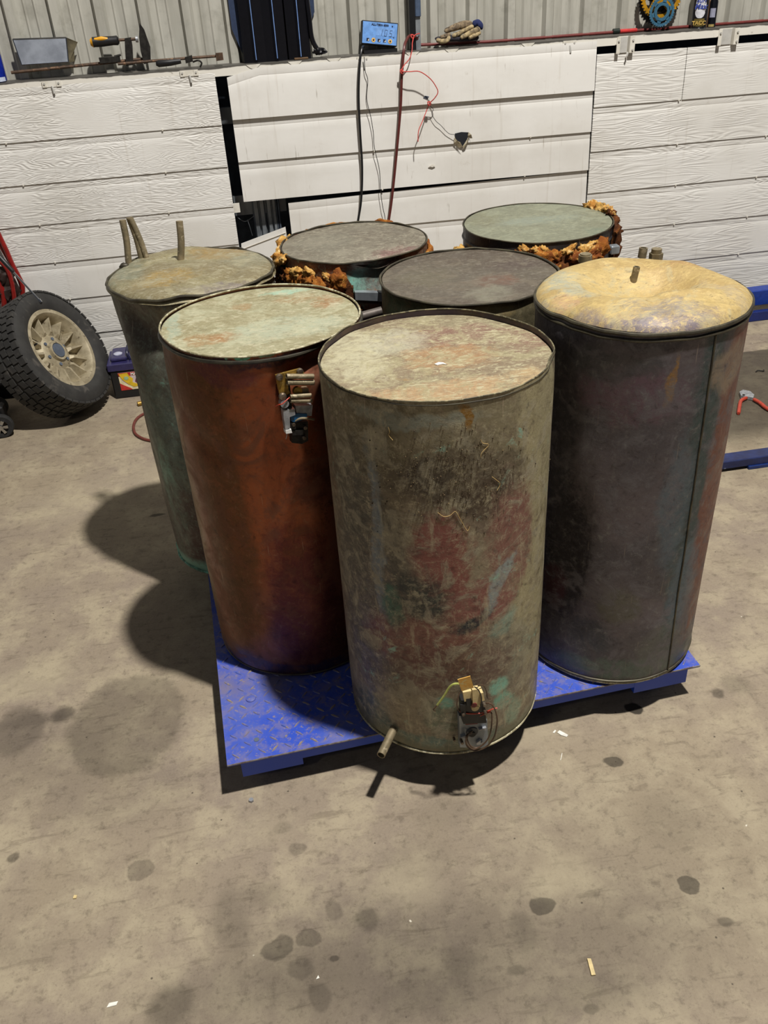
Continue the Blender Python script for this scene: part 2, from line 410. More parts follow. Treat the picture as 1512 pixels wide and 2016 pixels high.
def board_rim():
    # torn hole in the smooth middle boards: dark opening with curled flaps
    c = P(908, 272, 'Y', YW-.012)
    hole = MB().prism([(-.030, .022), (.0, .026), (.034, .022), (.030, .002), (.022, -.020), (.004, -.036), (-.010, -.030), (-.024, -.008)], (c.x, YW-.0135, c.z), (1, 0, 0), (0, 0, 1), (0, .001, 0))
    hole.build('torn_hole', M_void, wall, 'dark hole punched through the middle boards', smooth=False)
    fl = MB()
    for poly in ([(-.033, .006), (-.022, -.006), (-.004, -.030), (-.020, -.032), (-.035, -.018)], [(.034, .024), (.043, .014), (.048, -.002), (.040, -.004), (.030, .008)], [(.006, -.036), (.022, -.020), (.030, .004), (.034, -.012), (.022, -.034), (.010, -.046)], [(-.022, -.008), (-.008, -.014), (.002, -.034), (-.01, -.04), (-.02, -.03)]):
        n = len(poly); vs = []
        for k, (a, b) in enumerate(poly): vs.append((c.x+a, YW-.014-(.014 if k in (1, 2) else 0), c.z+b))
        fl.add(vs+[(x, y+.0015, z) for x, y, z in vs], [tuple(range(n)), tuple(range(2*n-1, n-1, -1))]+[(i, (i+1) % n, n+(i+1) % n, n+i) for i in range(n)])
    fl.build('torn_edge', simple('torn_board_edge', '#cfc4aa', '#8f8468', .7, sc=60), wall, 'curled torn board around the hole', smooth=False)
    # second small tear
    d = P(852, 326, 'Y', YW-.01)
    MB().prism([(-.02, 0), (-.004, .007), (.012, .0), (-.002, -.006)], (d.x, YW-.0145, d.z), (1, 0, 0), (0, 0, 1), (0, .004, 0)).build('torn_edge', M_white, wall, smooth=False)
    d = P(838, 192, 'Y', YW-.01)
    MB().prism([(-.012, 0), (-.002, .008), (.014, .004), (.006, -.008)], (d.x, YW-.016, d.z), (1, 0, 0), (0, 0, 1), (0, .004, 0)).build('torn_hole', M_dark, wall, smooth=False)
board_rim()
# fallen corner of a board leaning in the gap
q = [P(475, 480, 'Y', YW-.02), P(562, 447, 'Y', YW-.02), P(566, 470, 'Y', YW-.03), P(570, 560, 'Y', YW-.03), P(480, 560, 'Y', YW-.03)]
mm = MB(); n5 = len(q); mm.add([p for p in q]+[p+Vector((0, .006, 0)) for p in q], [(4, 3, 2, 1, 0), (5, 6, 7, 8, 9)]+[(i, (i+1) % 5, 5+(i+1) % 5, 5+i) for i in range(5)]); mm.build('broken_board', M_bp, wall, 'broken board end tilted in the gap', smooth=False)
g0 = P(478, 490, 'Y', YW-.024); g1 = P(562, 458, 'Y', YW-.024); MB().tube([g0, g1], .0022, 6).build('board_groove', M_white, wall)
# studs seen through the opening
for (px, w, mt) in ((512, .030, M_galv), (537, .026, M_galv), (548, .012, M_dark)):
    a = P(px, 430, 'Y', YC-.02); m = MB()
    m.prism([(-w, 0), (-w*.75, -.02), (-w*.2, -.02), (-w*.1, -.004), (w*.1, -.004), (w*.2, -.02), (w*.75, -.02), (w, 0)], (a.x, YC-.02, .05), (1, 0, 0), (0, 1, 0), (0, 0, 1.15)); m.build('stud', mt, wall, smooth=False)
a = P(444, 213, 'Y', YC); b = P(444, 246, 'Y', YC)
MB().box((a.x-.3, YC+.02, b.z), (a.x+.3, YC+.05, a.z)).build('girt', M_galv, wall, smooth=False)
a = P(520, 395, 'Y', YC-.03); b = P(520, 416, 'Y', YC-.03)
MB().box((a.x-.14, YC-.02, b.z-.01), (a.x+.1, YC+.0, a.z+.03)).build('girt', M_galv, wall, smooth=False)
a = P(468, 404, 'Y', YW+.03); MB().box((a.x-.03, YW+.02, a.z-.03), (a.x+.008, YW+.03, a.z+.01)).build('bracket', M_white, wall, smooth=False)
w1 = [P(464, 425, 'Y', YC-.05), P(482, 436, 'Y', YC-.06), P(500, 425, 'Y', YC-.05)]; w2 = [P(487, 432, 'Y', YC-.06), P(492, 447, 'Y', YC-.06), P(497, 464, 'Y', YC-.05)]
m = MB(); m.tube(bez(w1, 5), .0012, 5); m.tube(bez(w2, 5), .0012, 5); m.build('wire_scrap', M_galv, wall)
# brackets along the rail, each with bolts
def bracket(px, py, wide=.055, zb=1.278, hook=None):
    c = P(px, py, 'Y', YW-.004); x = c.x
    b = MB(); b.box((x-wide/2, YW-.005, zb), (x-wide/2+.018, YW-.0, ZR-.004)); b.box((x+wide/2-.018, YW-.005, zb), (x+wide/2, YW-.0, ZR-.004)); b.box((x-wide/2+.018, YW-.003, zb), (x+wide/2-.018, YW-.0, ZR-.004))
    o = b.build('bracket', M_white, wall, smooth=False)
    for s in (-1, 1):
        MB().cyl((x+s*(wide/2-.009), YW-.005, (zb+ZR)/2), (x+s*(wide/2-.009), YW-.008, (zb+ZR)/2), .004, n=8).build('bolt', M_wgrey, o)
    if hook:
        z = zb-.002; pts = [(x, YW-.004, zb+.004), (x+.003, YW-.008, z-.010), (x+.004, YW-.010, z-.022)]
        MB().tube(bez(pts, 4), .0045, 6).build('hook', M_wgrey, o)
    return o
bracket(100, 160, .075, hook=1); bracket(372, 142, .075, hook=1); bracket(714, 112, .05, hook=1); bracket(1122, 78, .06, hook=1)
# three paint drips like shapes on the rail
for px, py in ((498, 122), (580, 116), (657, 111), (812, 100), (890, 93), (1040, 84)):
    c = P(px, py, 'Y', YW-.002)
    MB().prism([(-.03, .008), (-.018, -.002), (-.006, -.008), (.006, -.008), (.02, -.001), (.03, .008)], (c.x, YW-.0015, ZR-.010), (1, 0, 0), (0, 0, 1), (0, .003, 0)).build('paint_drip', M_white, wall, smooth=False)
# deep channel brackets over the right hand boards
for (px, w) in ((1230, .085), (1430, .10)):
    c = P(px, 85, 'Y', YW-.01); x = c.x; m = MB()
    m.prism([(-w/2, -.024), (-w/2+.016, -.024), (-w/2+.018, -.002), (w/2-.026, -.002), (w/2-.024, -.024), (w/2, -.024), (w/2, -.021), (w/2-.02, -.021), (w/2-.022, .001), (-w/2+.014, .001), (-w/2+.012, -.021), (-w/2, -.021)], (x, YW, 1.236), (1, 0, 0), (0, 1, 0), (0, 0, ZR-1.236-.003))
    o = m.build('bracket', M_white, wall, smooth=False)
    MB().box((x-w/2+.02, YW-.006, 1.237), (x+w/2-.028, YW-.003, ZR-.006)).build('web_plate', M_wgrey, o, smooth=False)
    for dx, dz in ((-w/2+.008, .05), (w/2-.01, .05), (w/2-.01, .012)): MB().cyl((x+dx, YW-.024, 1.236+dz), (x+dx, YW-.029, 1.236+dz), .004, n=8).build('bolt', M_wgrey, o)
c = P(1235, 105, 'Y', YW-.02); MB().tube([(c.x, YW-.016, 1.237), (c.x+.001, YW-.022, c.z+.0), (c.x-.004, YW-.025, c.z-.012)], .004, 6).build('hook', M_wgrey, wall)
# ------------------------------------------------------------------ platform scale
PZ = .11
pa = radians(2.95); px_ = Vector((cos(pa), sin(pa), 0)); py_ = Vector((-sin(pa), cos(pa), 0)); pO = Vector((-.2017, 1.428, 0))
def PL(a, b, z): return pO+px_*a+py_*b+Vector((0, 0, z))
PM = Matrix((px_, py_, Vector((0, 0, 1)))).transposed().to_4x4(); PM.translation = pO
def plat_mat(name, worn):
    n = NT(name, 0, .38, .5); v = n.co(); f = n.noise(v, 7, 5, .6); g = n.noise(v, 26, 6, .7, .3); h = n.noise(v, 90, 4, .7)
    col = n.mix(n.ss(f, .35, .65), '#3450b8', '#4a5cae')
    if worn:
        col = n.mix(n.ss(g, .46, .62, 0, .8), col, '#6a6a9c')
        col = n.mix(n.ss(h, .56, .70, 0, .85), col, '#8a7d80')
        col = n.mix(n.ss(n.noise(v, 3, 5, .6), .56, .7, 0, .5), col, '#7b6f6a')
    else: col = n.mix(n.ss(g, .64, .74, 0, .6), col, '#5a5568'); col = n.mix(.7, col, '#0c46c4')
    return n.done(col, n.bump(g, .15, .002), n.ss(f, .3, .7, .3, .5))
M_deck = plat_mat('worn_blue_deck', True); M_blue = plat_mat('blue_painted_steel', False)
M_rubber = simple('black_rubber', '#1b1b1b', '#262524', .85, sc=40)
M_edge = simple('bare_steel_edge', '#a9a2a0', '#7a6a62', .4, .7, sc=60)
plat = thing('platform_scale', 'low blue steel platform scale with worn tread plate deck, standing on concrete under the tanks', 'scale', pO)
MB().box((0, 0, PZ-.006), (1.2, 1.2, PZ), PM).build('deck_plate', M_deck, plat, 'scuffed blue tread plate', smooth=False)
m = MB()
for i in range(38):
    for j in range(38):
        a = .022+i*.031; b = .022+j*.031
        if hypot(a-.075, b-.105) < .02: continue
        t = radians(45 if (i+j) % 2 else -45)+random.uniform(-.05, .05); L = .0125; w = .0036
        x = px_*cos(t)+py_*sin(t); y = -px_*sin(t)+py_*cos(t); c = PL(a, b, PZ)
        base = [c+x*L*k+y*w*s*(1-abs(k)*.55) for k, s in ((-1, -.3), (-.5, -1), (.5, -1), (1, -.3), (1, .3), (.5, 1), (-.5, 1), (-1, .3))]
        top = [c+(p-c)*.62+Vector((0, 0, .0022)) for p in base]
        m.add(base+top, [tuple(range(8, 16))]+[(k, (k+1) % 8, 8+(k+1) % 8, 8+k) for k in range(8)])
m.build('tread_pattern', simple('scuffed_tread', '#4a5ca8', '#77728a', .35, sc=30, extra=('#8c8078', 22, .5, .6), spec=.7), plat, 'raised bars of the tread plate', kind='stuff')
for nm, a, b in (('front', (.03, .012, PZ-.042), (1.175, .02, PZ-.006)), ('back', (.03, 1.18, PZ-.042), (1.175, 1.19, PZ-.006)), ('l', (.03, .012, PZ-.042), (.038, 1.19, PZ-.006)), ('r', (1.167, .012, PZ-.042), (1.175, 1.19, PZ-.006))):
    MB().box(a, b, PM).build('side_rail', M_blue, plat, smooth=False)
MB().tube([PL(0, -.0005, PZ-.001), PL(1.2, -.0005, PZ-.001)], .0018, 6).build('deck_edge', M_edge, plat, 'bare worn front edge of the deck')
for a in (.03, 1.03):
    for b in (.0115, 1.04):
        MB().box((a, b, PZ-.062), (a+.145, b+.15, PZ-.008), PM).build('load_cell_box', M_blue, plat, smooth=False)
        MB().lathe([(.03, 0), (.034, .01), (.030, .045), (.0, .05)], PL(a+.072, b+.08, 0.0), (0, 0, 1), 16).build('foot', M_rubber, plat)
c = PL(.075, .06, PZ+.0004); MB().cyl(c, c+Vector((0, 0, .0006)), .0065, n=16).build('bolt_hole', M_dark, plat, 'round hole in the deck corner')
c = PL(.075, .20, PZ); MB().lathe([(.013, 0), (.012, .003), (.006, .005), (0, .0055)], c, (0, 0, 1), 14).build('deck_rivet', M_deck, plat)
# ------------------------------------------------------------------ copper tanks
class Tank:
    def __init__(T, c0, c1, z1, r, z0=PZ+.0026, sx=1.0):
        T.c0 = Vector((*c0, 0)); T.c1 = Vector((*c1, 0)); T.z0 = z0; T.z1 = z1; T.r = r; T.dents = []; T.phi = atan2(-c0[1], -c0[0]); T.top = None; T.rb = .022; T.seed = c0[0]*10
    def cen(T, z): t = (z-T.z0)/(T.z1-T.z0); return T.c0.lerp(T.c1, t)
    def uvp(T, px, py):
        d = ray(px, py); z = (T.z0+T.z1)/2
        for _ in range(6):
            c = T.cen(z); a = d.x*d.x+d.y*d.y; ox = -c.x; oy = -c.y
            b = d.x*ox+d.y*oy; q = ox*ox+oy*oy-T.r**2; D = b*b-a*q
            t = (-b-sqrt(max(D, 0)))/a; z = CH+d.z*t
        c = T.cen(z); th = atan2(d.y*t-c.y, d.x*t-c.x)-T.phi; th = (th+pi) % (2*pi)-pi
        return th*T.r, z
    def sz(T, px, py, rx, ry):
        u, v = T.uvp(px, py); a = T.uvp(px-rx, py); b = T.uvp(px+rx, py); cc = T.uvp(px, py-ry); d = T.uvp(px, py+ry)
        return u, v, max(abs(b[0]-a[0])/2, .004), max(abs(cc[1]-d[1])/2, .004)
    def dent(T, px, py, rx, ry, dep, rot=0.):
        T.dents.append((*T.sz(px, py, rx, ry), dep, rot))
    def rad(T, th, z):      # th relative
        u = th*T.r; R = T.r
        for (a, b, ra, rb, dep, rot) in T.dents:
            du = u-a; dv = z-b
            if rot: du, dv = du*cos(rot)+dv*sin(rot), -du*sin(rot)+dv*cos(rot)
            q = (du/ra)**2+(dv/rb)**2
            if q < 9: R -= dep*exp(-q)
        R += .0016*noise.noise(Vector((cos(th)*2, sin(th)*2, z*3+T.seed)))+.0006*noise.noise(Vector((cos(th)*7, sin(th)*7, z*10+T.seed)))
        h = z-T.z0
        if h < T.rb: R -= T.rb-sqrt(max(T.rb**2-(T.rb-h)**2, 0))
        return R
    def pt(T, th, z, f=1., dr=0.):
        c = T.cen(z); R = (T.rad(th, z)+dr)*f; a = th+T.phi
        return Vector((c.x+R*cos(a), c.y+R*sin(a), z))
    def ztop(T, th): return T.z1+(T.top(th) if T.top else 0)
    def shell(T, mat, parent, n=144, m=84, name='shell', zlo=None, zhi=None):
        b = MB(); b.uv = []
        zs = [T.z0+T.rb*(1-cos(pi/2*i/6)) for i in range(6)]
        K = m-6
        for i in range(n+1):
            th = -pi+2*pi*i/n; zt = T.ztop(th)
            for k in range(m+1):
                z = zs[k] if k < 6 else T.z0+T.rb+(zt-T.z0-T.rb)*(k-6)/K
                b.v.append(T.pt(th, z)); b.uv.append((th*T.r, z))
        for i in range(n):
            for k in range(m): b.f.append((i*(m+1)+k, (i+1)*(m+1)+k, (i+1)*(m+1)+k+1, i*(m+1)+k+1))
        b.f.append(tuple(i*(m+1) for i in range(n-1, -1, -1)))
        return b.build(name, mat, parent, ang=60)
    def lid(T, mat, parent, recess=.004, h=None, f=.985, n=96, m=26, name='lid', label=None):
        b = MB(); b.uv = []
        for k in range(m+1):
            s = k/m
            for i in range(n):
                th = -pi+2*pi*i/n; zt = T.ztop(th)-recess; e = T.pt(th, T.ztop(th)-.001, f); c = T.cen(T.z1)
                p = Vector((c.x+(e.x-c.x)*s, c.y+(e.y-c.y)*s, 0)); zc = T.z1-recess
                base = zc+(zt-zc)*s*s
                p.z = base+(h(p.x-c.x, p.y-c.y, s, th) if h else .0015*noise.noise(Vector((p.x*9, p.y*9, T.seed))))
                b.v.append(p); b.uv.append((p.x-c.x, p.y-c.y))
        for k in range(m):
            for i in range(n): b.f.append((k*n+i, (k+1)*n+i, (k+1)*n+(i+1) % n, k*n+(i+1) % n))
        return b.build(name, mat, parent, label, ang=60)
    def ring(T, mat, parent, z=None, dr=.002, tr=.003, name='rim', n=160, label=None, wob=0., th0=-pi, th1=pi, flat=1.):
        pts = []; full = th1-th0 > 6.28
        for i in range(n if full else n+1):
            th = th0+(th1-th0)*i/n; zz = T.ztop(th) if z is None else z
            zz += wob*noise.noise(Vector((cos(th)*4, sin(th)*4, T.seed+zz)))
            pts.append(T.pt(th, zz, 1., dr+wob*.5*noise.noise(Vector((cos(th)*6, sin(th)*6, 3+T.seed)))))
        return MB().tube(pts, tr, 8, closed=full).build(name, mat, parent, label)
def tank_mat(name, T, a, b, c, d, patches=(), met=.45, rough=.5, specks=None, sc=5, streak=.0, edge=None, bumpk=1., vein=1., scratch=.5):
    """a,b broad tones, c mottling, d fine speckle; patches: (px,py,rx,ry,colour,amount[,rot,soft])"""
    n = NT(name, met, rough); v = n.co(); uv = n.co('UV')
    v = n.vm('ADD', v, (T.seed*3.3, 1.7, T.seed))
    f1 = n.noise(v, sc, 6, .6, .5); f2 = n.noise(v, sc*3.2, 8, .68, .8); f3 = n.noise(v, 48, 8, .75, .4); f4 = n.noise(v, 150, 4, .7)
    col = n.mix(n.ss(f1, .40, .60), a, b)
    wp = n.warp(n.warp(uv, 9, .07, 5), 45, .022, 4); nsb = n.noise(n.map(v, sc=(1, 1, .6)), 17, 10, .80, .3); tx = n.ss(n.noise(v, 30, 10, .8, .8), .38, .54, .62, 1.25)
    for p in patches:
        px, py, rx, ry, hx, am = p[:6]; rot = p[6] if len(p) > 6 else 0; so = p[7] if len(p) > 7 else .45
        u, z, ru, rz = T.sz(px, py, rx, ry)
        bl = n.blob(wp, u, z, ru, rz, rot, min(so, .3), nsb, 1.7)
        col = n.mix(n.mth('MINIMUM', n.mth('MULTIPLY', n.mth('MULTIPLY', bl, am), tx), 1.), col, hx)
    col = n.mix(n.mth('MULTIPLY', n.ss(f2, .50, .62), .7), col, c)
    col = n.mix(n.mth('MULTIPLY', n.ss(f2, .44, .34), .6), col, b)
    vn = n.noise(n.warp(v, 14, .06, 6), 13, 10, .8, 1.5); vv = n.ss(n.mth('ABSOLUTE', n.mth('SUBTRACT', vn, .5)), 0., .022, 1., 0.)
    col = n.mix(n.mth('MULTIPLY', n.mth('MULTIPLY', vv, n.ss(f3, .42, .58)), .55*vein), col, d)
    vd = n.ss(n.mth('ABSOLUTE', n.mth('SUBTRACT', vn, .585)), 0., .02, 1., 0.)
    col = n.mix(n.mth('MULTIPLY', n.mth('MULTIPLY', vd, n.ss(f4, .4, .6)), .5*vein), col, '#1d1916')
    col = n.mix(n.mth('MULTIPLY', n.ss(f3, .54, .70), .6), col, d)
    col = n.mix(n.mth('MULTIPLY', n.ss(f3, .46, .32), .45), col, '#1d1714')
    if streak:
        sk = n.noise(n.map(n.warp(uv, 6, .03), rot=(0, 0, .35), sc=(26, 5, 1)), 1, 6, .7, .6)
        col = n.mix(n.mth('MULTIPLY', n.ss(sk, .56, .68), streak), col, d)
    if edge:
        x = n.sep(wp)[1]; col = n.mix(n.mth('MULTIPLY', n.ss(x, T.z0+.02, T.z0+.05, 1, 0), .7), col, edge)
    if specks:
        g = n.ss(n.noise(v, 11, 7, .72, .6), .60, .68); g = n.mth('MULTIPLY', g, n.ss(f3, .42, .56))
        col = n.mix(n.mth('MULTIPLY', g, .8), col, specks)
    if scratch:
        s = n.noise(n.map(uv, rot=(0, 0, .9), sc=(190, 5, 1)), 1, 2, .5, .3); s2 = n.noise(n.map(uv, rot=(0, 0, -.7), sc=(160, 7, 1)), 1, 2, .5, .5)
        k = n.mth('MAXIMUM', n.ss(s, .71, .75), n.ss(s2, .71, .76))
        col = n.mix(n.mth('MULTIPLY', k, scratch), col, '#b9a690')
    nb = n.bump(f1, .25*bumpk, .01); nb = n.bump(f2, .35*bumpk, .004, nb); nb = n.bump(f3, .4*bumpk, .0018, nb); nb = n.bump(f4, .25*bumpk, .0008, nb)
    rg = n.ss(f2, .35, .65, rough-.1, rough+.18)
    return n.done(col, nb, rg)
def lid_mat(name, T, a, b, c, d, e=None, sc=4, spots=(), met=.25, rough=.6, bumpk=1., zo=0.):
    """spots: (px,py,rx,ry,colour,amount) on the lid plane"""
    n = NT(name, met, rough); v = n.vm('ADD', n.co(), (T.seed*1.3, .7, 0)); uv = n.co('UV')
    f1 = n.noise(v, sc, 6, .62, .6); f2 = n.noise(v, sc*3.3, 8, .7, .9); f3 = n.noise(n.map(v, rot=(0, 0, .5), sc=(1, 2.2, 1)), 40, 8, .75, .8); f4 = n.noise(v, 170, 4, .7)
    col = n.mix(n.ss(f1, .40, .60), a, b)
    wp = n.warp(n.warp(uv, 10, .08, 5), 50, .03, 4); nsb = n.noise(v, 24, 10, .80, .4); tx = n.ss(n.noise(v, 34, 10, .8, .8), .38, .56, .6, 1.05)
    cc = T.cen(T.z1)
    for (px, py, rx, ry, hx, am) in spots:
        q = P(px, py, 'Z', T.z1+zo); ex = abs(P(px+rx, py, 'Z', T.z1+zo).x-q.x); ey = abs(P(px, py-ry, 'Z', T.z1+zo).y-q.y)
        col = n.mix(n.mth('MULTIPLY', n.blob(wp, q.x-cc.x, q.y-cc.y, ex, ey, 0, .35, nsb, 2.4), n.mth('MULTIPLY', tx, am)), col, hx)
    col = n.mix(n.mth('MULTIPLY', n.ss(f2, .50, .60), .7), col, c)
    col = n.mix(n.mth('MULTIPLY', n.ss(f2, .46, .36), .5), col, b)
    f5 = n.noise(n.map(v, rot=(0, 0, .4), sc=(1, 1.7, 1)), 85, 8, .8, .6); col = n.mix(n.mth('MULTIPLY', n.ss(f5, .52, .62), .55), col, d)
    col = n.mix(n.mth('MULTIPLY', n.ss(f5, .46, .36), .5), col, '#4c4030')
    col = n.mix(n.mth('MULTIPLY', n.ss(f3, .52, .62), .75), col, d)
    col = n.mix(n.mth('MULTIPLY', n.ss(f3, .42, .28), .5), col, '#3a2f26')
    if e: col = n.mix(n.mth('MULTIPLY', n.ss(n.noise(v, 8, 6, .7, .4), .6, .7), .7), col, e)
    nb = n.bump(f2, .3*bumpk, .005); nb = n.bump(f3, .45*bumpk, .0015, nb); nb = n.bump(f4, .3*bumpk, .0008, nb)
    return n.done(col, nb, n.ss(f2, .35, .65, rough-.1, rough+.2))
M_pipe = simple('dull_copper_pipe', '#8f8166', '#6f6650', .5, .35, sc=30, extra=('#a79a80', 60, .55, .65))
M_blackrim = simple('blackened_copper', '#3a352c', '#55503f', .5, .4, sc=30)
M_palerim = simple('limed_rim', '#a8a083', '#7d7658', .6, .2, sc=45, extra=('#c9c3a6', 70, .5, .6))
M_rimolive = simple('olive_rim', '#6d6650', '#4a4538', .5, .35, sc=45, extra=('#938b6c', 50, .5, .6))
M_darkseam = simple('dark_seam', '#26241f', '#3c382e', .45, .4, sc=35)
M_fastener = simple('tarnished_screw', '#8d8070', '#5d5146', .4, .7, sc=90)

# ---- front tank
T1 = Tank((.347, 1.566), (.3445, 1.564), 1.013, .2305)
T1.dent(1092, 690, 9, 30, .010); T1.dent(632, 700, 10, 22, .006); T1.dent(905, 755, 60, 10, .0035); T1.dent(760, 1435, 50, 22, .006); T1.dent(1000, 1440, 50, 14, .003)
T1.top = lambda th: .002*sin(2*th+.5)+.003*noise.noise(Vector((cos(th)*3, sin(th)*3, .3)))
t1 = thing('copper_tank', 'front copper tank, grey green and red-brown, thermostat with loose wires at its foot', 'tank', (T1.c0.x, T1.c0.y, PZ), 'scrap copper hot water tanks on the scale')
m1 = tank_mat('front_tank_copper', T1, '#8b806a', '#736556', '#9d957f', '#bbb294',
  [(860, 850, 260, 110, '#857c62', .8), (700, 850, 70, 260, '#5e553f', .7), (800, 830, 120, 18, '#8b9186', .5), (1060, 950, 40, 420, '#a39a78', .8), (900, 950, 130, 70, '#5a4f40', .75), (840, 940, 60, 40, '#463e34', .6), (960, 990, 60, 40, '#4a3d30', .7),  # pale right strip paints a highlight, dark left strip the shaded side
   (870, 1120, 60, 100, '#84524a', 1.), (950, 1190, 60, 40, '#865850', .95), (1010, 1060, 40, 90, '#80594f', .9), (720, 1150, 50, 200, '#4c4b46', .6), (745, 1100, 12, 180, '#8796a0', .4), (820, 1190, 60, 60, '#3c3e3a', .8), (800, 1260, 80, 50, '#704c44', .9), (860, 1260, 100, 30, '#7c564c', .9),
   (930, 1225, 45, 14, '#2c3036', .85, .6), (985, 1150, 12, 50, '#8fa3a3', .6, -.5), (990, 1230, 30, 14, '#8fb0a0', .5, .6), (1000, 1290, 50, 60, '#8a8a78', .5), (770, 1190, 20, 40, '#46705c', .6), (900, 1320, 120, 40, '#65443e', .6),
   (982, 1348, 18, 16, '#86b8a4', .9), (996, 1372, 16, 16, '#7aa892', .9), (1010, 1400, 18, 26, '#8aa48e', .6), (880, 1415, 45, 30, '#6a705c', .8), (875, 1385, 18, 14, '#74a08c', .7), (860, 1465, 120, 14, '#60756a', .7), (730, 1400, 26, 40, '#50605a', .6), (918, 825, 9, 30, '#86601f', .9, 0, .3), (1020, 1440, 30, 26, '#8b8f78', .7)],
  met=.30, rough=.52, specks='#8fb5a2', sc=5, streak=.45, edge='#6d6c55')
T1.shell(m1, t1)
l1 = lid_mat('front_lid_copper', T1, '#8a8066', '#80705a', '#98906f', '#b5ae8e', '#97794a', 4.2, [(700, 690, 60, 45, '#bab598', .8), (880, 650, 130, 18, '#7d5c50', .8), (1040, 650, 50, 30, '#806454', .8), (860, 760, 160, 22, '#b08f68', .7), (1040, 730, 40, 25, '#b39a72', .7), (780, 660, 60, 22, '#b9b7a0', .6), (880, 690, 90, 24, '#a87e54', .6)], .2, .6)
T1.lid(l1, t1, .013, name='lid')
T1.ring(M_rimolive, t1, dr=-.0008, tr=.0015, name='rim', wob=.002)
bb = MB()
for i in range(129):
    th = -pi+2*pi*i/128
    for dz, dr in ((-.0135, -.0016), (-.0015, -.0016)): bb.v.append(T1.pt(th, T1.ztop(th)+dz, 1, dr))
bb.f = [(2*i, 2*i+1, 2*i+3, 2*i+2) for i in range(128)]
bb.build('inner_band', simple('dark_inner_band', '#3c3138', '#54453c', .5, .4, sc=20), t1, 'dark inner face of the raised rim')
T1.ring(M_blackrim, t1, z=1.013-.0062, dr=-.0003, tr=.0015, name='seam_ring', wob=.002)
T1.ring(M_palerim, t1, z=PZ+.009, dr=.0035, tr=.0030, name='base_rim', label='pale limed bottom rim', wob=.001)
# ---- copper brown tank, left of the front one
T2 = Tank((.020, 1.899), (.0171, 1.899), 1.0005, .2248)
T2.dent(590, 735, 60, 16, .014, .45); T2.dent(650, 705, 50, 26, .026); T2.dent(330, 690, 30, 30, .005); T2.dent(590, 1010, 40, 60, .006); T2.dent(410, 880, 40, 24, .006, -.6); T2.dent(560, 900, 26, 40, .005)
T2.top = lambda th: .0015*sin(3*th)
t2 = thing('copper_tank', 'glossy red-brown copper tank with greenish lid and valve manifold, left of the front tank', 'tank', (T2.c0.x, T2.c0.y, PZ), 'scrap copper hot water tanks on the scale')
m2 = tank_mat('bright_brown_copper', T2, '#7d4f3c', '#623c2b', '#6d4836', '#86624a',
  [(510, 900, 120, 300, '#8f5030', .7), (380, 1000, 40, 300, '#7a6244', .8), (440, 1000, 40, 330, '#543a24', .7), (600, 1200, 70, 160, '#56282a', .7), (560, 830, 60, 160, '#8a4a30', .5), (520, 715, 160, 12, '#3f2c34', .9), (490, 696, 60, 6, '#64b59a', .95), (440, 700, 16, 7, '#7cc0aa', .9),  # pale left streak paints a highlight; dark right patches paint the front tank's shadow
   (560, 1320, 140, 12, '#3a3046', .8), (470, 1290, 40, 16, '#504650', .6), (420, 740, 60, 20, '#5a3038', .6), (620, 960, 40, 50, '#4a2c28', .6), (340, 720, 30, 60, '#5a3820', .5)],
  met=.72, rough=.36, sc=3.2, bumpk=.35, scratch=.35, vein=.25)
T2.shell(m2, t2)
l2 = lid_mat('green_brown_lid', T2, '#9a9678', '#8f8766', '#a9a88c', '#b9b398', None, 4.5, [(560, 640, 120, 20, '#a9b09a', .7), (400, 662, 46, 10, '#99754a', .7), (645, 590, 26, 12, '#9a6c44', .7), (580, 585, 40, 8, '#98744c', .5), (470, 600, 20, 6, '#9a7448', .6), (440, 655, 30, 9, '#9a6e44', .6), (560, 570, 40, 4, '#9cc0aa', .8), (340, 640, 12, 30, '#9db0a0', .6)], .2, .6)
T2.lid(l2, t2, .006)
T2.ring(M_palerim, t2, dr=-.001, tr=.0022, wob=.001)
T2.ring(M_darkseam, t2, z=.988, dr=.001, tr=.0045, name='seam_ring', label='dark seam ring under the lid', wob=.001)
T2.ring(M_blackrim, t2, z=PZ+.012, dr=.0005, tr=.003, name='base_ring', wob=.001)
# ---- dented tank at the far left
T3 = Tank((-.118, 2.372), (-.150, 2.400), .968, .224)
T3.r = .224
T3.dent(262, 640, 46, 42, .034, -.5); T3.dent(240, 720, 34, 90, .020); T3.dent(330, 640, 30, 30, -.008); T3.dent(345, 690, 30, 40, .008); T3.dent(300, 900, 40, 120, .010); T3.dent(470, 600, 60, 16, .010); T3.dent(340, 1080, 30, 60, .006)
T3.top = lambda th: .006*sin(2*th+1)+.006*noise.noise(Vector((cos(th)*2.5, sin(th)*2.5, 7)))
t3 = thing('copper_tank', 'dented dark grey copper tank with four bare pipes standing up, far left of the cluster', 'tank', (T3.c0.x, T3.c0.y, PZ), 'scrap copper hot water tanks on the scale')
m3 = tank_mat('dark_grey_copper', T3, '#57564c', '#4a4038', '#6a6b5e', '#7d8a7c',
  [(400, 620, 130, 22, '#8a8268', .8), (330, 900, 40, 120, '#5f7068', .6), (345, 1000, 14, 90, '#7fa898', .6), (380, 1050, 40, 80, '#4a3330', .7), (395, 1135, 50, 10, '#7fc4ae', .95), (260, 640, 40, 50, '#4a423c', .7)],
  met=.35, rough=.5, specks='#7fa898', sc=4, streak=.2, edge='#7fb5a4')
T3.shell(m3, t3)
def h3(x, y, s, th):
    v = .010*(1-s**4)+.008*noise.noise(Vector((x*7, y*7, 2)))*s
    v -= .006*exp(-((s-.62)/.05)**2)*(.6+.4*sin(th*2+1))
    v += .008*exp(-((x-.03)**2+(y-.0)**2)/.006)
    if s > .9: v -= .016*((s-.9)/.1)**2
    return v
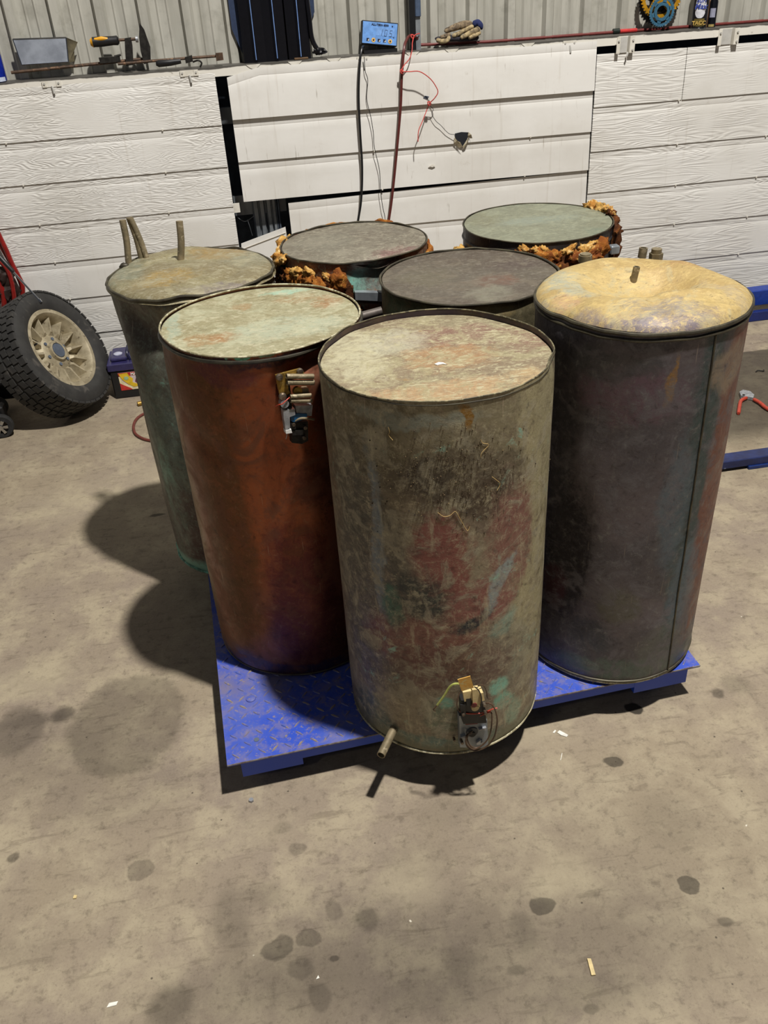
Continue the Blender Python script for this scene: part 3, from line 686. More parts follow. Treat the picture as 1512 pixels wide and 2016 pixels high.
l3 = lid_mat('crumpled_lid', T3, '#8f8766', '#83785a', '#9b9478', '#a9a38c', None, 4, [(330, 555, 60, 12, '#a58a50', .8), (440, 572, 80, 8, '#7a7074', .7), (480, 510, 50, 20, '#8c8c78', .7), (250, 540, 40, 20, '#7d8474', .7), (430, 505, 60, 14, '#a08048', .7)], .3, .5)
T3.lid(l3, t3, -.004, h3, f=1.03, name='crumpled_top')
T3.ring(M_blackrim, t3, dr=.003, tr=.004, wob=.006)
T3.ring(simple('verdigris_edge', '#6fae9a', '#4a6a5c', .7, .1, sc=50), t3, z=PZ+.014, dr=.001, tr=.005, name='base_rim', label='blue green corroded bottom rim', wob=.004)
def pipe3(pts, r, label=None):
    m = MB(); q = bez(pts, 4); m.tube(q, r, 12); o = m.build('pipe', M_pipe, t3, label); return o
zt = T3.z1+.008
def up(px, py, px2, py2, dist=None):
    a = P(px, py, 'Z', zt); b = P(px2, py2, 'Y', a.y+.01); return [a-Vector((0, 0, .02)), a, a.lerp(b, .5)+Vector((.003, 0, 0)), b]
pipe3(up(253, 514, 241, 433), .0092); pipe3(up(279, 510, 254, 428), .0088, 'leaning pipe'); pipe3(up(289, 510, 257, 430), .008, 'leaning pipe'); pipe3(up(356, 516, 353, 435), .0096)
a = P(352, 512, 'Z', zt); MB().lathe([(.022, -.002), (.018, .002), (.011, .004)], a, (0, 0, 1), 16).build('pipe_collar', M_blackrim, t3)
a = P(245, 524, 'Z', T3.z1+.004); MB().blob(a, (.014, .010, .010), .25, 2, 2, 5).build('folded_tab', M_blackrim, t3)
# ---- right tank with a domed dusty top
T4 = Tank((.8176, 1.681), (.8180, 1.680), 1.032, .2205)
T4.dent(1120, 1090, 30, 110, .010); T4.dent(1150, 1240, 50, 50, .009); T4.dent(1140, 640, 60, 20, .006); T4.dent(1200, 860, 50, 60, .003); T4.dent(1310, 1180, 30, 40, .004); T4.dent(1100, 620, 20, 30, .010)
t4 = thing('copper_tank', 'dark purple-grey copper tank with a dusty yellow caved-in dome top, right of the front tank', 'tank', (T4.c0.x, T4.c0.y, PZ), 'scrap copper hot water tanks on the scale')
m4 = tank_mat('purple_grey_copper', T4, '#5e5659', '#4e494d', '#6a6567', '#7c7b78',
  [(1240, 780, 110, 60, '#66505a', .7), (1200, 720, 100, 30, '#4a4a4c', .7), (1325, 750, 9, 40, '#8d6a3c', .9), (1420, 900, 42, 340, '#6f4438', .95, -.02, .2), (1375, 900, 22, 420, '#3d4a4a', .85), (1440, 720, 22, 40, '#8a7a68', .7), (1110, 1080, 45, 130, '#2a262b', .9, 0, .25), (1100, 850, 30, 200, '#38353a', .7), (1090, 1150, 20, 40, '#43232a', .7),
   (1160, 1260, 40, 40, '#3b3d42', .7), (1330, 1000, 26, 120, '#56626a', .6), (1345, 1150, 20, 80, '#5c6a74', .6), (1240, 1320, 140, 20, '#54625a', .7), (1300, 1280, 40, 50, '#62645c', .5), (1290, 680, 60, 16, '#3a383c', .6), (1385, 1150, 22, 60, '#6d4a3c', .8), (1215, 1195, 40, 30, '#5d5c50', .6)],  # flat dark patch below the rim paints the lip's shadow
  met=.35, rough=.46, sc=4.2, bumpk=.6, streak=.12, scratch=.3, vein=.5)
T4.shell(m4, t4)
def h4(x, y, s, th):
    v = .030*(1-s**6)**.7 if s < 1 else 0
    v *= 1+.12*sin(th*2.0+.6)
    cx, cy = .015, .03                                  # hollow in the middle
    d = hypot((x-cx)/.125, (y-cy)/.095); v -= .060*exp(-d**2.2)
    v += .014*exp(-(((x-.02)/.12)**2+((y+.105)/.026)**2))
    v += .008*exp(-(((x+.12)/.05)**2+((y+.02)/.09)**2))
    v -= .010*exp(-(((x+.03)/.02)**2+((y+.12)/.05)**2))
    v += .008*exp(-(((x-.15)/.03)**2+((y-.07)/.09)**2))
    v += .005*noise.noise(Vector((x*11, y*14, 1)))*min(1, (1-s)*6)+.003*noise.noise(Vector((x*22, y*30, 5)))*min(1, (1-s)*5)
    return v
l4 = lid_mat('dusty_yellow_top', T4, '#b09a66', '#a58c5a', '#a89c78', '#c2aa70', None, 3.5, [(1120, 560, 40, 26, '#9a9f90', .8), (1115, 590, 26, 12, '#b08a70', .6), (1250, 636, 190, 17, '#6f6468', 1.), (1130, 622, 60, 14, '#7d7270', .8), (1300, 612, 70, 12, '#86807c', .8), (1235, 602, 26, 10, '#8d8678', .6), (1285, 560, 46, 7, '#6e5a3c', .7), (1072, 596, 16, 34, '#8d877c', .8), (1450, 580, 24, 40, '#a89a80', .6), (1360, 512, 60, 8, '#9a7650', .7), (1330, 583, 50, 5, '#8a744e', .7)], .12, .55, .8, zo=.026)
T4.lid(l4, t4, -.004, h4, f=1.0, m=44, n=144, name='domed_top', label='dusty yellow domed top caved in at the middle')
T4.ring(M_blackrim, t4, dr=.001, tr=.0045, wob=.003)
T4.ring(M_blackrim, t4, z=1.020, dr=.001, tr=.0035, name='seam_ring', wob=.003)
T4.ring(M_blackrim, t4, z=PZ+.016, dr=.001, tr=.003, name='base_ring', wob=.002)
T4.ring(M_palerim, t4, z=PZ+.009, dr=.0035, tr=.003, name='base_rim', wob=.002)
# vertical lock seam
pts = []
for k in range(40):
    py = 660+(1330-660)*k/39; px = 1409-(1409-1312)*k/39
    u, z = T4.uvp(px, py); z = max(z, PZ+.022); th = u/T4.r; pts.append(T4.pt(th, z, 1, .001))
MB().tube(pts, .0022, 6).build('lock_seam', M_blackrim, t4)
def on4(px, py, dz=0):
    q = P(px, py, 'Z', 1.05); c = T4.cen(T4.z1)
    for _ in range(12):
        x, y = q.x-c.x, q.y-c.y; th = (atan2(y, x)-T4.phi+pi) % (2*pi)-pi; z = T4.z1+.004+h4(x, y, min(hypot(x, y)/T4.r, .999), th); q = q.lerp(P(px, py, 'Z', z), .6)
    return q
a = on4(1246, 552); MB().pipe(a-Vector((0, 0, .01)), a+Vector((.006, .0, .030)), .0075).build('pipe_stub', M_pipe, t4, 'short open stub in the hollow')
a = on4(1291, 508); m = MB(); m.cyl(a-Vector((0, 0, .008)), a+Vector((0, 0, .012)), .016, n=6); m.cyl(a+Vector((0, 0, .012)), a+Vector((0, 0, .022)), .012, n=16); m.build('hex_fitting', M_pipe, t4)
a = on4(1264, 503); MB().pipe(a-Vector((0, 0, .005)), a+Vector((.002, 0, .018)), .010, .003).build('pipe_stub', M_pipe, t4)
a = on4(1152, 510); m = MB(); m.cyl(a-Vector((0, 0, .006)), a+Vector((0, 0, .010)), .016, n=16); m.cyl(a+Vector((0, 0, .010)), a+Vector((0, 0, .013)), .013, n=16); m.build('bung', M_pipe, t4)
# ---- mid tank
T5 = Tank((.545, 2.075), (.548, 2.082), .985, .2215)
T5.dent(870, 612, 80, 6, .010); T5.dent(800, 610, 40, 12, .012); T5.dent(1000, 606, 60, 5, .012)
t5 = thing('copper_tank', 'middle copper tank with smoky dark lid, just behind the front tank', 'tank', (T5.c0.x, T5.c0.y, PZ), 'scrap copper hot water tanks on the scale')
m5 = tank_mat('olive_dark_copper', T5, '#5d5640', '#4a4434', '#6d6348', '#857b60', [(800, 620, 50, 30, '#5c6a50', .7), (960, 615, 60, 20, '#7a6a45', .7)], met=.3, rough=.5)
T5.shell(m5, t5)
l5 = lid_mat('smoky_brown_lid', T5, '#5f584c', '#54493f', '#6d6456', '#7d766a', None, 4, [(980, 550, 50, 10, '#7a4a36', .85), (920, 560, 120, 30, '#615a50', .6), (960, 575, 50, 14, '#8c8a78', .6), (840, 545, 60, 14, '#6a6450', .6), (1020, 520, 60, 12, '#4c3c3a', .6)], .3, .45)
T5.lid(l5, t5, .0025)
T5.ring(M_blackrim, t5, dr=.001, tr=.003, wob=.003)
# ---- back left tank with a torn foam jacket
T6 = Tank((.312, 2.475), (.314, 2.48), .985, .208)
T6.dent(760, 540, 50, 30, .030); T6.dent(700, 540, 30, 20, .010)
t6 = thing('copper_tank', 'back left copper tank with torn orange foam jacket under its grey lid', 'tank', (T6.c0.x, T6.c0.y, PZ), 'scrap copper hot water tanks on the scale')
m6 = tank_mat('rusty_teal_copper', T6, '#6a4030', '#5c4a3e', '#7a5038', '#7fa090', [(720, 560, 50, 30, '#6a8078', .9), (690, 570, 40, 20, '#7db8a8', .7), (760, 560, 50, 40, '#5c5f5a', .7)], met=.3, rough=.5, specks='#7db8a8')
T6.shell(m6, t6)
def h6(x, y, s, th):
    v = .006*(1-s*s)+.004*noise.noise(Vector((x*8, y*8, 4)))
    v -= .022*exp(-(((x-.04)/.06)**2+((y+.185)/.05)**2))
    v -= .003*exp(-((s-.8)/.04)**2)
    return v
l6 = lid_mat('grey_back_lid', T6, '#7a7466', '#6d6558', '#857f70', '#9c9684', None, 5, [(790, 500, 50, 16, '#7d5c58', .8), (760, 518, 40, 6, '#7fc0b4', .9), (640, 480, 60, 16, '#7d7a6c', .6)], .25, .5)
T6.lid(l6, t6, .001, h6)
T6.ring(M_blackrim, t6, dr=.001, tr=.0025, wob=.003)
def foam_mat(name, a, b, c):
    n = NT(name, 0, .9, .2); v = n.co(); f = n.noise(v, 14, 6, .65, .4); g = n.noise(v, 55, 6, .7, .4)
    col = n.mix(n.ss(f, .35, .62), a, b); col = n.mix(n.ss(g, .52, .68, 0, .8), col, c); col = n.mix(n.ss(g, .46, .3, 0, .7), col, '#2c170a')
    return n.done(col, n.bump(g, .8, .006))
M_foam = foam_mat('orange_foam', '#9a5f22', '#6e3a18', '#c99a4c'); M_foamp = foam_mat('pale_foam', '#c9a25a', '#a87434', '#e6cf96'); M_foamd = foam_mat('dark_foam', '#5c3418', '#41220f', '#7d4c22')
def arc_foam(T, parent, th0, th1, z0, z1, thick, mat, seed, amp=.010, label=None, name='foam_jacket'):
    b = MB(); n = max(10, int((th1-th0)*T.r/.006)); R0 = T.r+.001; K = 26
    for i in range(n+1):
        th = th0+(th1-th0)*i/n; a = th+T.phi; e = min(1, min(i, n-i)/2.5+.15)
        w = thick*(.55+.45*e)*(1+.25*noise.noise(Vector((th*5, seed, 0)))); h = (z1-z0)*(.6+.4*e)
        zc = (z0+z1)/2+.010*noise.noise(Vector((th*6, seed, 5)))
        for k in range(K):
            t = 2*pi*k/K; x = (cos(t)*.5+.5); sx = abs(cos(t))**.6*(1 if cos(t) > 0 else -1)*.5+.5; sz_ = abs(sin(t))**.6*(1 if sin(t) > 0 else -1)*.5
            rr = R0+w*sx; zz = zc+h*sz_
            q = Vector((cos(a)*rr*18, sin(a)*rr*18, zz*18+seed)); am = amp*(noise.noise(q)+.7*noise.noise(q*2.2)+.5*noise.noise(q*4.5))*sx
            c = T.cen(zz); b.v.append(Vector((c.x+(rr+am)*cos(a), c.y+(rr+am)*sin(a), zz+am*.9)))
    for i in range(n):
        for k in range(K): b.f.append((i*K+k, (i+1)*K+k, (i+1)*K+(k+1) % K, i*K+(k+1) % K))
    b.f += [tuple(range(K-1, -1, -1)), tuple(n*K+k for k in range(K))]
    return b.build(name, mat, parent, label, ang=180)
def tht(T, px, py): return T.uvp(px, py)[0]/T.r
# angles measured from the camera-facing side (left negative is clockwise seen from above)
def foam_cluster(T, parent, specs, mat, seed, label=None, name='foam_chunk'):
    random.seed(seed); m = MB()
    for (t0, t1, z0, z1, n, s0, s1) in specs:
        for k in range(n):
            th = random.uniform(t0, t1); z = random.uniform(z0, z1); s_ = random.uniform(s0, s1); p = T.pt(th, z, 1, .004+s_*.35); a = th+T.phi+random.uniform(-.6, .6)
            m.blob(p, (s_*random.uniform(.6, 1.), s_*random.uniform(.9, 1.7), s_*random.uniform(.6, 1.2)), .6, 1.8, 3, random.uniform(0, 40), Matrix.Rotation(a, 3, 'Z') @ Matrix.Rotation(random.uniform(-.6, .6), 3, 'X'), .8)
    return m.build(name, mat, parent, label, kind='stuff', ang=180)
arc_foam(T6, t6, -1.95, -.05, .80, .945, .016, M_foamd, 1.2, .012)
foam_cluster(T6, t6, [(-1.9, -.1, .87, .94, 34, .012, .024)], M_foam, 1, 'crumbling orange foam')
foam_cluster(T6, t6, [(-2.3, -1.1, .935, .975, 16, .010, .018), (-.95, -.35, .945, .965, 7, .008, .014), (-1.7, -.2, .88, .93, 8, .008, .012)], M_foamp, 2, 'pale torn foam edges')
foam_cluster(T6, t6, [(-1.9, -.05, .80, .93, 26, .010, .020)], M_foamd, 3, 'dark scorched foam')
arc_foam(T6, t6, .75, 2.4, .90, .965, .018, M_foam, 7.7, .008)
arc_foam(T6, t6, 2.5, 3.9, .955, .986, .012, M_foam, 9.7, .005, None, 'foam_lip')
# ---- back right tank
T7 = Tank((.852, 2.47), (.856, 2.475), .985, .2155)
t7 = thing('copper_tank', 'back right copper tank, smooth grey green lid over a black band and crumbling brown foam', 'tank', (T7.c0.x, T7.c0.y, PZ), 'scrap copper hot water tanks on the scale')
m7 = tank_mat('black_band_copper', T7, '#262529', '#302c2c', '#3a3634', '#4a4644', met=.3, rough=.45)
T7.top = lambda th: .004
T7.shell(m7, t7)
l7 = lid_mat('grey_green_lid', T7, '#7d7f6c', '#777a68', '#8c8f7c', '#96977f', '#8d9484', 3.5, [(1060, 435, 90, 8, '#8a9488', .6), (950, 435, 40, 14, '#76745c', .6), (1180, 460, 30, 12, '#6a7a6c', .5)], .25, .45, .5)
T7.lid(l7, t7, .0005, lambda x, y, s, th: .004*(1-s*s)+.001*noise.noise(Vector((x*9, y*9, 2))))
T7.ring(M_blackrim, t7, dr=.001, tr=.002, wob=.001)
T7.ring(m7, t7, z=.955, dr=.0, tr=.004, name='band_ring')
arc_foam(T7, t7, -.30, .98, .865, .955, .016, M_foamd, 2.2, .014, 'crumbling brown foam under the lid')
foam_cluster(T7, t7, [(-.28, .95, .87, .955, 44, .012, .024)], M_foam, 4, 'crumbling brown foam lumps')
foam_cluster(T7, t7, [(-.2, .8, .955, .972, 14, .007, .014), (-1.35, -1.0, .90, .93, 4, .014, .022), (-.75, -.4, .88, .90, 6, .010, .016)], M_foamp, 5, 'pale foam crust')
arc_foam(T7, t7, -1.5, -.35, .85, .905, .014, M_foamd, 4.2, .010)
foam_cluster(T7, t7, [(-1.4, -.35, .86, .90, 16, .010, .018)], M_foam, 6)
arc_foam(T7, t7, 1.35, 2.2, .88, .985, .018, M_foamd, 12.2, .012, 'dark foam standing at the right side')
foam_cluster(T7, t7, [(1.45, 2.2, .90, .985, 14, .012, .022)], M_foamd, 7)
foam_cluster(T7, t7, [(1.8, 2.4, .985, 1.0, 9, .010, .018)], M_foamp, 8)
a = T7.pt(tht(T7, 1170, 494), .915, 1, .012); d = (a-T7.cen(.9)); d.z = 0; d.normalize()
MB().pipe(a, a+d*.02+Vector((.004, 0, 0)), .013, .004).build('pipe_stub', M_galv, t7, 'grey threaded stub in the foam')
a = T7.pt(tht(T7, 1200, 492), .925, 1, .012); MB().bevbox(a-Vector((.014, .012, .012)), a+Vector((.014, .012, .012)), .003).build('clamp', M_galv, t7)
# ------------------------------------------------------------------ frames: a plane through a real point, drawn on in photograph pixels
class Fr:
    def __init__(s, o, n): s.o = Vector(o); s.n = Vector(n).normalized()
    def at(s, px, py, h=0.):
        d = ray(px, py); o = s.o+s.n*h; return CO+d*((o-CO).dot(s.n)/d.dot(s.n))
    def poly(s, m, pts, h0, h1):
        a = [s.at(x, y, h0) for x, y in pts]; b = [p+s.n*(h1-h0) for p in a]; n = len(pts)
        ar = sum(pts[i-1][0]*pts[i][1]-pts[i][0]*pts[i-1][1] for i in range(n))
        fs = [tuple(range(n)), tuple(range(2*n-1, n-1, -1))]+[(i, n+i, n+(i+1) % n, (i+1) % n) for i in range(n)]
        if ar < 0: fs = [f[::-1] for f in fs]
        return m.add(a+b, fs)
    def disc(s, m, px, py, r, h0, h1, n=16, r2=None):
        a = s.at(px, py, h0); return m.cyl(a, a+s.n*(h1-h0), r, r2, n)
def tfr(T, px, py):
    u, z = T.uvp(px, py); th = u/T.r; p = T.pt(th, z); a = th+T.phi; return Fr(p, (cos(a), sin(a), 0))
def text(name, s, mat, parent, o, x, y, size, label=None, ext=.0004, bold=0., shear=0.):
    cu = bpy.data.curves.new(name, 'FONT'); cu.body = s; cu.size = size; cu.extrude = ext; cu.align_x = 'CENTER'; cu.align_y = 'CENTER'; cu.offset = bold; cu.shear = shear; cu.resolution_u = 3
    t = bpy.data.objects.new(name, cu); COL.objects.link(t); dg = bpy.context.evaluated_depsgraph_get()
    me = bpy.data.meshes.new_from_object(t.evaluated_get(dg)); bpy.data.objects.remove(t)
    x = Vector(x).normalized(); y = Vector(y).normalized(); n = x.cross(y); y = n.cross(x)
    M4 = Matrix((x, y, n)).transposed().to_4x4(); M4.translation = Vector(o)-BASE[parent.name]; me.transform(M4)
    me.materials.clear(); me.materials.append(mat)
    ob = bpy.data.objects.new(name, me); COL.objects.link(ob); ob.parent = parent; reg(ob, BASE[parent.name])
    if label: ob['label'] = label
    return ob
def plain(name, c, rough=.5, met=0., spec=.5):
    n = NT(name, met, rough, spec); v = n.co(); f = n.noise(v, 60, 4, .6)
    c2 = tuple(x*.78 for x in lin(c)[:3])+(1,)
    return n.done(n.mix(n.ss(f, .35, .65), lin(c), c2))
M_black = plain('black_plastic', '#1a1a1c', .45); M_red = plain('red_rubber', '#a02a22', .5); M_chrome = plain('chrome', '#c9ccd0', .15, 1.)
M_brass = simple('old_brass', '#a9853c', '#7d6530', .45, .6, sc=60, extra=('#b9a05c', 80, .55, .65)); M_cream = plain('cream_plastic', '#d6c08a', .5)
M_silver = simple('silver_strap', '#b4b6ba', '#8d9094', .4, .5, sc=70); M_yel = plain('yellow_plastic', '#e0a01c', .4)
M_brownwire = plain('brown_wire', '#55402f', .45); M_redwire = plain('orange_red_wire', '#b3402c', .45); M_gywire = plain('green_yellow_wire', '#bcc46a', .45)
M_rust = simple('rusty_iron', '#5c4636', '#3f3228', .6, .4, sc=60, extra=('#7d6048', 50, .55, .65)); M_iron = simple('dark_iron', '#3a3835', '#2a2826', .5, .6, sc=60)
# ---------------- fittings of the front tank
F1 = tfr(T1, 925, 1425)
m = MB(); F1.poly(m, [(900, 1399), (955, 1408), (957, 1456), (951, 1463), (902, 1461)], .0, .016); m.build('mounting_plate', M_galv, t1, 'grey metal thermostat plate', smooth=False)
m = MB(); F1.poly(m, [(903, 1366), (946, 1362), (950, 1404), (905, 1406)], .004, .034); F1.poly(m, [(905, 1384), (914, 1384), (916, 1402), (906, 1402)], .034, .040); F1.poly(m, [(916, 1372), (926, 1371), (927, 1385), (917, 1386)], .034, .041); m.build('relay_body', M_black, t1, 'black thermostat body', smooth=False)
m = MB(); F1.poly(m, [(909, 1357), (930, 1353), (934, 1371), (912, 1375)], .030, .040); F1.poly(m, [(927, 1351), (940, 1349), (945, 1372), (942, 1384), (928, 1384)], .032, .044); F1.poly(m, [(941, 1352), (946, 1351), (949, 1366), (944, 1368)], .03, .050); m.build('terminal_block', M_cream, t1, 'cream terminal block', smooth=False)
m = MB(); q = [F1.at(901, 1338, .056), F1.at(926, 1331, .058), F1.at(933, 1354, .050), F1.at(909, 1361, .048)]
m.add(q+[p-F1.n*.0012 for p in q]+[q[0]+Vector((0, 0, .000))-F1.n*.02, q[1]-F1.n*.02], [(0, 3, 2, 1), (4, 5, 6, 7), (0, 1, 5, 4), (1, 2, 6, 5), (2, 3, 7, 6), (3, 0, 4, 7)]); m.build('paper_tag', simple('yellowed_card', '#ffd27a', '#f6bc58', .7, sc=70, extra=('#f4dc9a', 60, .5, .6)), t1, 'yellowed card tag', smooth=False)
m = MB(); F1.disc(m, 933.5, 1388, .0085, .034, .044, 18); m.build('button_collar', M_cream, t1)
m = MB(); F1.disc(m, 933.5, 1388, .0062, .044, .0455, 18); m.build('reset_button', plain('dull_red_button', '#7d2c2c', .5), t1, 'dull red round button')
m = MB(); F1.poly(m, [(911, 1404), (936, 1406), (938, 1419), (914, 1421)], .016, .026); m.build('terminal_strip', plain('dark_red_strip', '#6d2a2a', .5), t1, 'dark red terminal strip', smooth=False)
for x, y in ((949, 1388), (947, 1372), (906, 1390), (932, 1411), (907, 1455)): m = MB(); F1.disc(m, x, y, .0035, .016, .044 if y < 1395 else .030, 8); m.build('screw', M_fastener, t1)
for x, y, w, h in ((948, 1414, 5, 3), (949, 1432, 7, 3), (911, 1447, 5, 3), (941, 1458, 4, 5), (947, 1459, 2, 4)):
    m = MB(); F1.poly(m, [(x-w, y+1), (x+w, y-h), (x+w, y+h-1), (x-w, y+h)], .016, .022); m.build('clip', M_silver, t1, smooth=False)
m = MB(); F1.disc(m, 929, 1440, .0135, .0155, .0185, 24); m.build('thermostat_dial', plain('dark_grey_dial', '#4a4e52', .45), t1)
m = MB(); F1.disc(m, 930, 1445, .007, .0185, .0215, 16); m.build('dial_well', M_black, t1)
def wire(fr, pts, r, mat, parent, name='wire', label=None, n=6):
    q = [fr.at(x, y, h) for x, y, h in pts]; return MB().tube(bez(q, n), r, 8).build(name, mat, parent, label)
wire(F1, [(929, 1443, .02), (921, 1448, .028), (917, 1461, .034), (924, 1474, .036), (940, 1477, .04), (960, 1468, .045), (974, 1448, .05), (979, 1420, .05), (975, 1398, .045), (965, 1385, .04), (952, 1386, .03)], .0018, M_brownwire, t1, label='brown wire looped round the plate')
wire(F1, [(926, 1443, .02), (918, 1449, .030), (920, 1466, .036), (934, 1475, .04), (955, 1462, .042), (966, 1440, .04), (968, 1405, .034), (956, 1402, .028), (940, 1404, .028)], .0017, M_brownwire, t1, label='brown wire looped round the plate')
wire(F1, [(930, 1440, .02), (924, 1444, .03), (920, 1455, .03), (928, 1470, .034), (943, 1472, .036)], .0017, M_brownwire, t1)
wire(F1, [(905, 1400, .034), (915, 1404, .036), (935, 1405, .034), (955, 1402, .034), (970, 1396, .036), (979, 1394, .036)], .0016, M_redwire, t1, label='orange red wire')
wire(F1, [(938, 1412, .03), (950, 1407, .034), (966, 1401, .034)], .0016, M_redwire, t1, label='orange red wire')
wire(F1, [(934, 1352, .05), (943, 1360, .052), (948, 1375, .05), (946, 1390, .046)], .0012, M_black, t1)
wire(F1, [(938, 1348, .04), (952, 1350, .036), (958, 1362, .03), (960, 1374, .02), (966, 1376, .012)], .0013, M_brownwire, t1)
wire(F1, [(905, 1364, .03), (900, 1380, .034), (901, 1396, .034), (910, 1403, .034)], .0012, M_brownwire, t1)
wire(F1, [(903, 1346, .046), (893, 1347, .040), (884, 1354, .034), (875, 1369, .030), (861, 1388, .022)], .0024, M_gywire, t1, label='green and yellow earth wire')
wire(F1, [(861, 1388, .022), (857, 1393, .014), (853, 1397, .008), (857, 1400, .004)], .0012, M_rust, t1, 'wire_end')
m = MB(); F1.disc(m, 893, 1452, .003, .0, .01, 10); m.build('screw', M_fastener, t1)
S = F1.at(0, 0)
u, z = T1.uvp(771, 1436); S = T1.pt(u/T1.r, z, 1, -.012); E_ = P(750, 1487, 'Z', z-.006)
MB().pipe(S, E_, .0098, .002, 22).build('outlet_pipe', M_pipe, t1, 'bare stub pipe at the foot'); 
# drips / spatter and string on the front tank
for pts in (((862, 1008), (873, 1016), (886, 1014), (896, 1006), (904, 1018), (913, 1034), (920, 1044), (924, 1036)), ((765, 840), (768, 850), (766, 856), (774, 866)), ((946, 865), (950, 872), (962, 875), (948, 890), (946, 900)), ((968, 938), (976, 944), (984, 952), (978, 965))):
    q = [];
    for x, y in pts:
        u, z = T1.uvp(x, y); q.append(T1.pt(u/T1.r, z, 1, .0015))
    MB().tube(bez(q, 3), .00055, 5).build('fibre', simple('straw_fibre', '#c2a46a', '#a08450', .8), t1, 'thin dry straw coloured fibre')
m = MB(); random.seed(3)
for k in range(420):
    x = random.gauss(0, 1)*70+890; y = random.gauss(0, 1)*62+930
    if y > 1060 or y < 830: continue
    u, z = T1.uvp(x, y); p = T1.pt(u/T1.r, z, 1, .0005); m.blob(p, (random.uniform(.0005, .0017),)*3, .4, 2, 1, k)
m.build('dirt_crumbs', simple('brown_dirt', '#4a3a26', '#2a2018', .9, extra=('#8a7450', 300, .55, .65)), t1, kind='stuff')
# ---------------- manifold of the copper brown tank
F2 = tfr(T2, 590, 790)
m = MB(); F2.poly(m, [(541, 737), (590, 724), (597, 731), (596, 737), (564, 741), (566, 765), (570, 772), (550, 780), (546, 762)], .022, .028); m.build('brass_bracket', M_brass, t2, 'brass mounting bracket', smooth=False)
m = MB(); F2.poly(m, [(545, 740), (560, 737), (566, 800), (550, 805)], -.01, .022); m.build('bracket_leg', M_iron, t2, smooth=False)
for x, y, r in ((549.5, 742, .0075), (590, 731, .0072), (556, 780, .0085)):
    m = MB(); a = F2.at(x, y, .028); m.lathe([(r, 0), (r, .003), (r*.8, .006), (0, .0068)], a, F2.n, 16); m.build('screw', M_fastener, t2, 'round headed screw')
hd = (F2.at(621, 753, .03)-F2.at(565, 753, .03)).normalized()
for x0, y0, x1, y1, r in ((564, 741, 617, 741, .0056), (565, 753, 618, 753, .0058), (571, 781, 612, 778, .0048), (572, 789, 614, 789, .0046)):
    MB().pipe(F2.at(x0, y0, .034), F2.at(x1, y1, .034), r, .0015, 14).build('pipe_stub', M_pipe, t2, 'short pipe stub')
m = MB(); F2.disc(m, 584, 768, .0095, .022, .030, 18); m.build('brass_boss', M_brass, t2)
m = MB(); F2.poly(m, [(590, 761), (603, 760), (606, 774), (593, 776)], .016, .028); m.build('side_lug', M_pipe, t2, smooth=False)
m = MB(); F2.poly(m, [(577, 794), (611, 793), (609, 814), (580, 814)], .012, .026); m.build('terminal_cover', M_silver, t2, smooth=False)
m = MB(); F2.poly(m, [(567, 815), (580, 809), (600, 810), (600, 818), (578, 826), (569, 824)], .014, .0285); m.build('blue_cover', plain('blue_plastic', '#1c5c8c', .4), t2, 'small blue plastic cover', smooth=False)
m = MB(); F2.disc(m, 556, 790, .009, .018, .034, 18); F2.poly(m, [(553, 803), (576, 800), (577, 812), (566, 816), (567, 838), (558, 841), (554, 815)], .018, .032); m.build('strap', M_silver, t2, 'bent silver strap', smooth=False)
m = MB(); F2.poly(m, [(558, 842), (569, 840), (571, 847), (559, 849)], .019, .033); m.build('strap_tip', plain('white_plastic', '#e6e6e2', .5), t2, 'white strap tip', smooth=False)
m = MB(); F2.poly(m, [(570, 827), (601, 824), (602, 862), (590, 868), (570, 866)], .004, .020); F2.poly(m, [(573, 846), (596, 844), (596, 854), (574, 855)], .02, .026); F2.poly(m, [(570, 830), (579, 829), (580, 842), (571, 843)], .02, .028); m.build('terminal_block', M_iron, t2, 'dark grey screw terminal block', smooth=False)
for x, y in ((575, 832), (598, 839), (596, 859)): m = MB(); F2.disc(m, x, y, .0038, .018, .030, 10); m.build('screw', M_fastener, t2)
MB().tube(bez([F2.at(580, 829, .026), F2.at(592, 824, .03), F2.at(606, 824, .03), F2.at(618, 826, .024)], 4), .0026, 8).build('wire', M_pipe, t2)
wire(F2, [(543, 800, .02), (549, 797, .034), (556, 795, .038), (566, 786, .036), (572, 781, .03)], .0012, M_redwire, t2)
wire(F2, [(564, 846, .02), (565, 856, .018), (563, 864, .012)], .0009, M_silver, t2)
# pipe and clamp between the tanks
u, z = T5.uvp(770, 618); p = T5.pt(u/T5.r, .90, 1, -.01); MB().pipe(P(752, 612, 'Y', 1.96), P(700, 626, 'Y', 1.96), .0105, .002, 20).build('side_pipe', simple('grey_pipe', '#6a625c', '#4f4844', .5, .4), t5, 'dull grey side pipe')
fc = tfr(T6, 720, 580); m = MB(); fc.poly(m, [(697, 571), (742, 572), (741, 588), (698, 586)], .0, .02); m.build('clamp_block', M_galv, t6, 'square metal clamp', smooth=False)
m = MB(); fc.poly(m, [(743, 571), (756, 573), (755, 590), (742, 589)], .0, .018); m.build('clamp_end', M_black, t6, smooth=False)
# ------------------------------------------------------------------ things on the wall rail
YL = 4.19
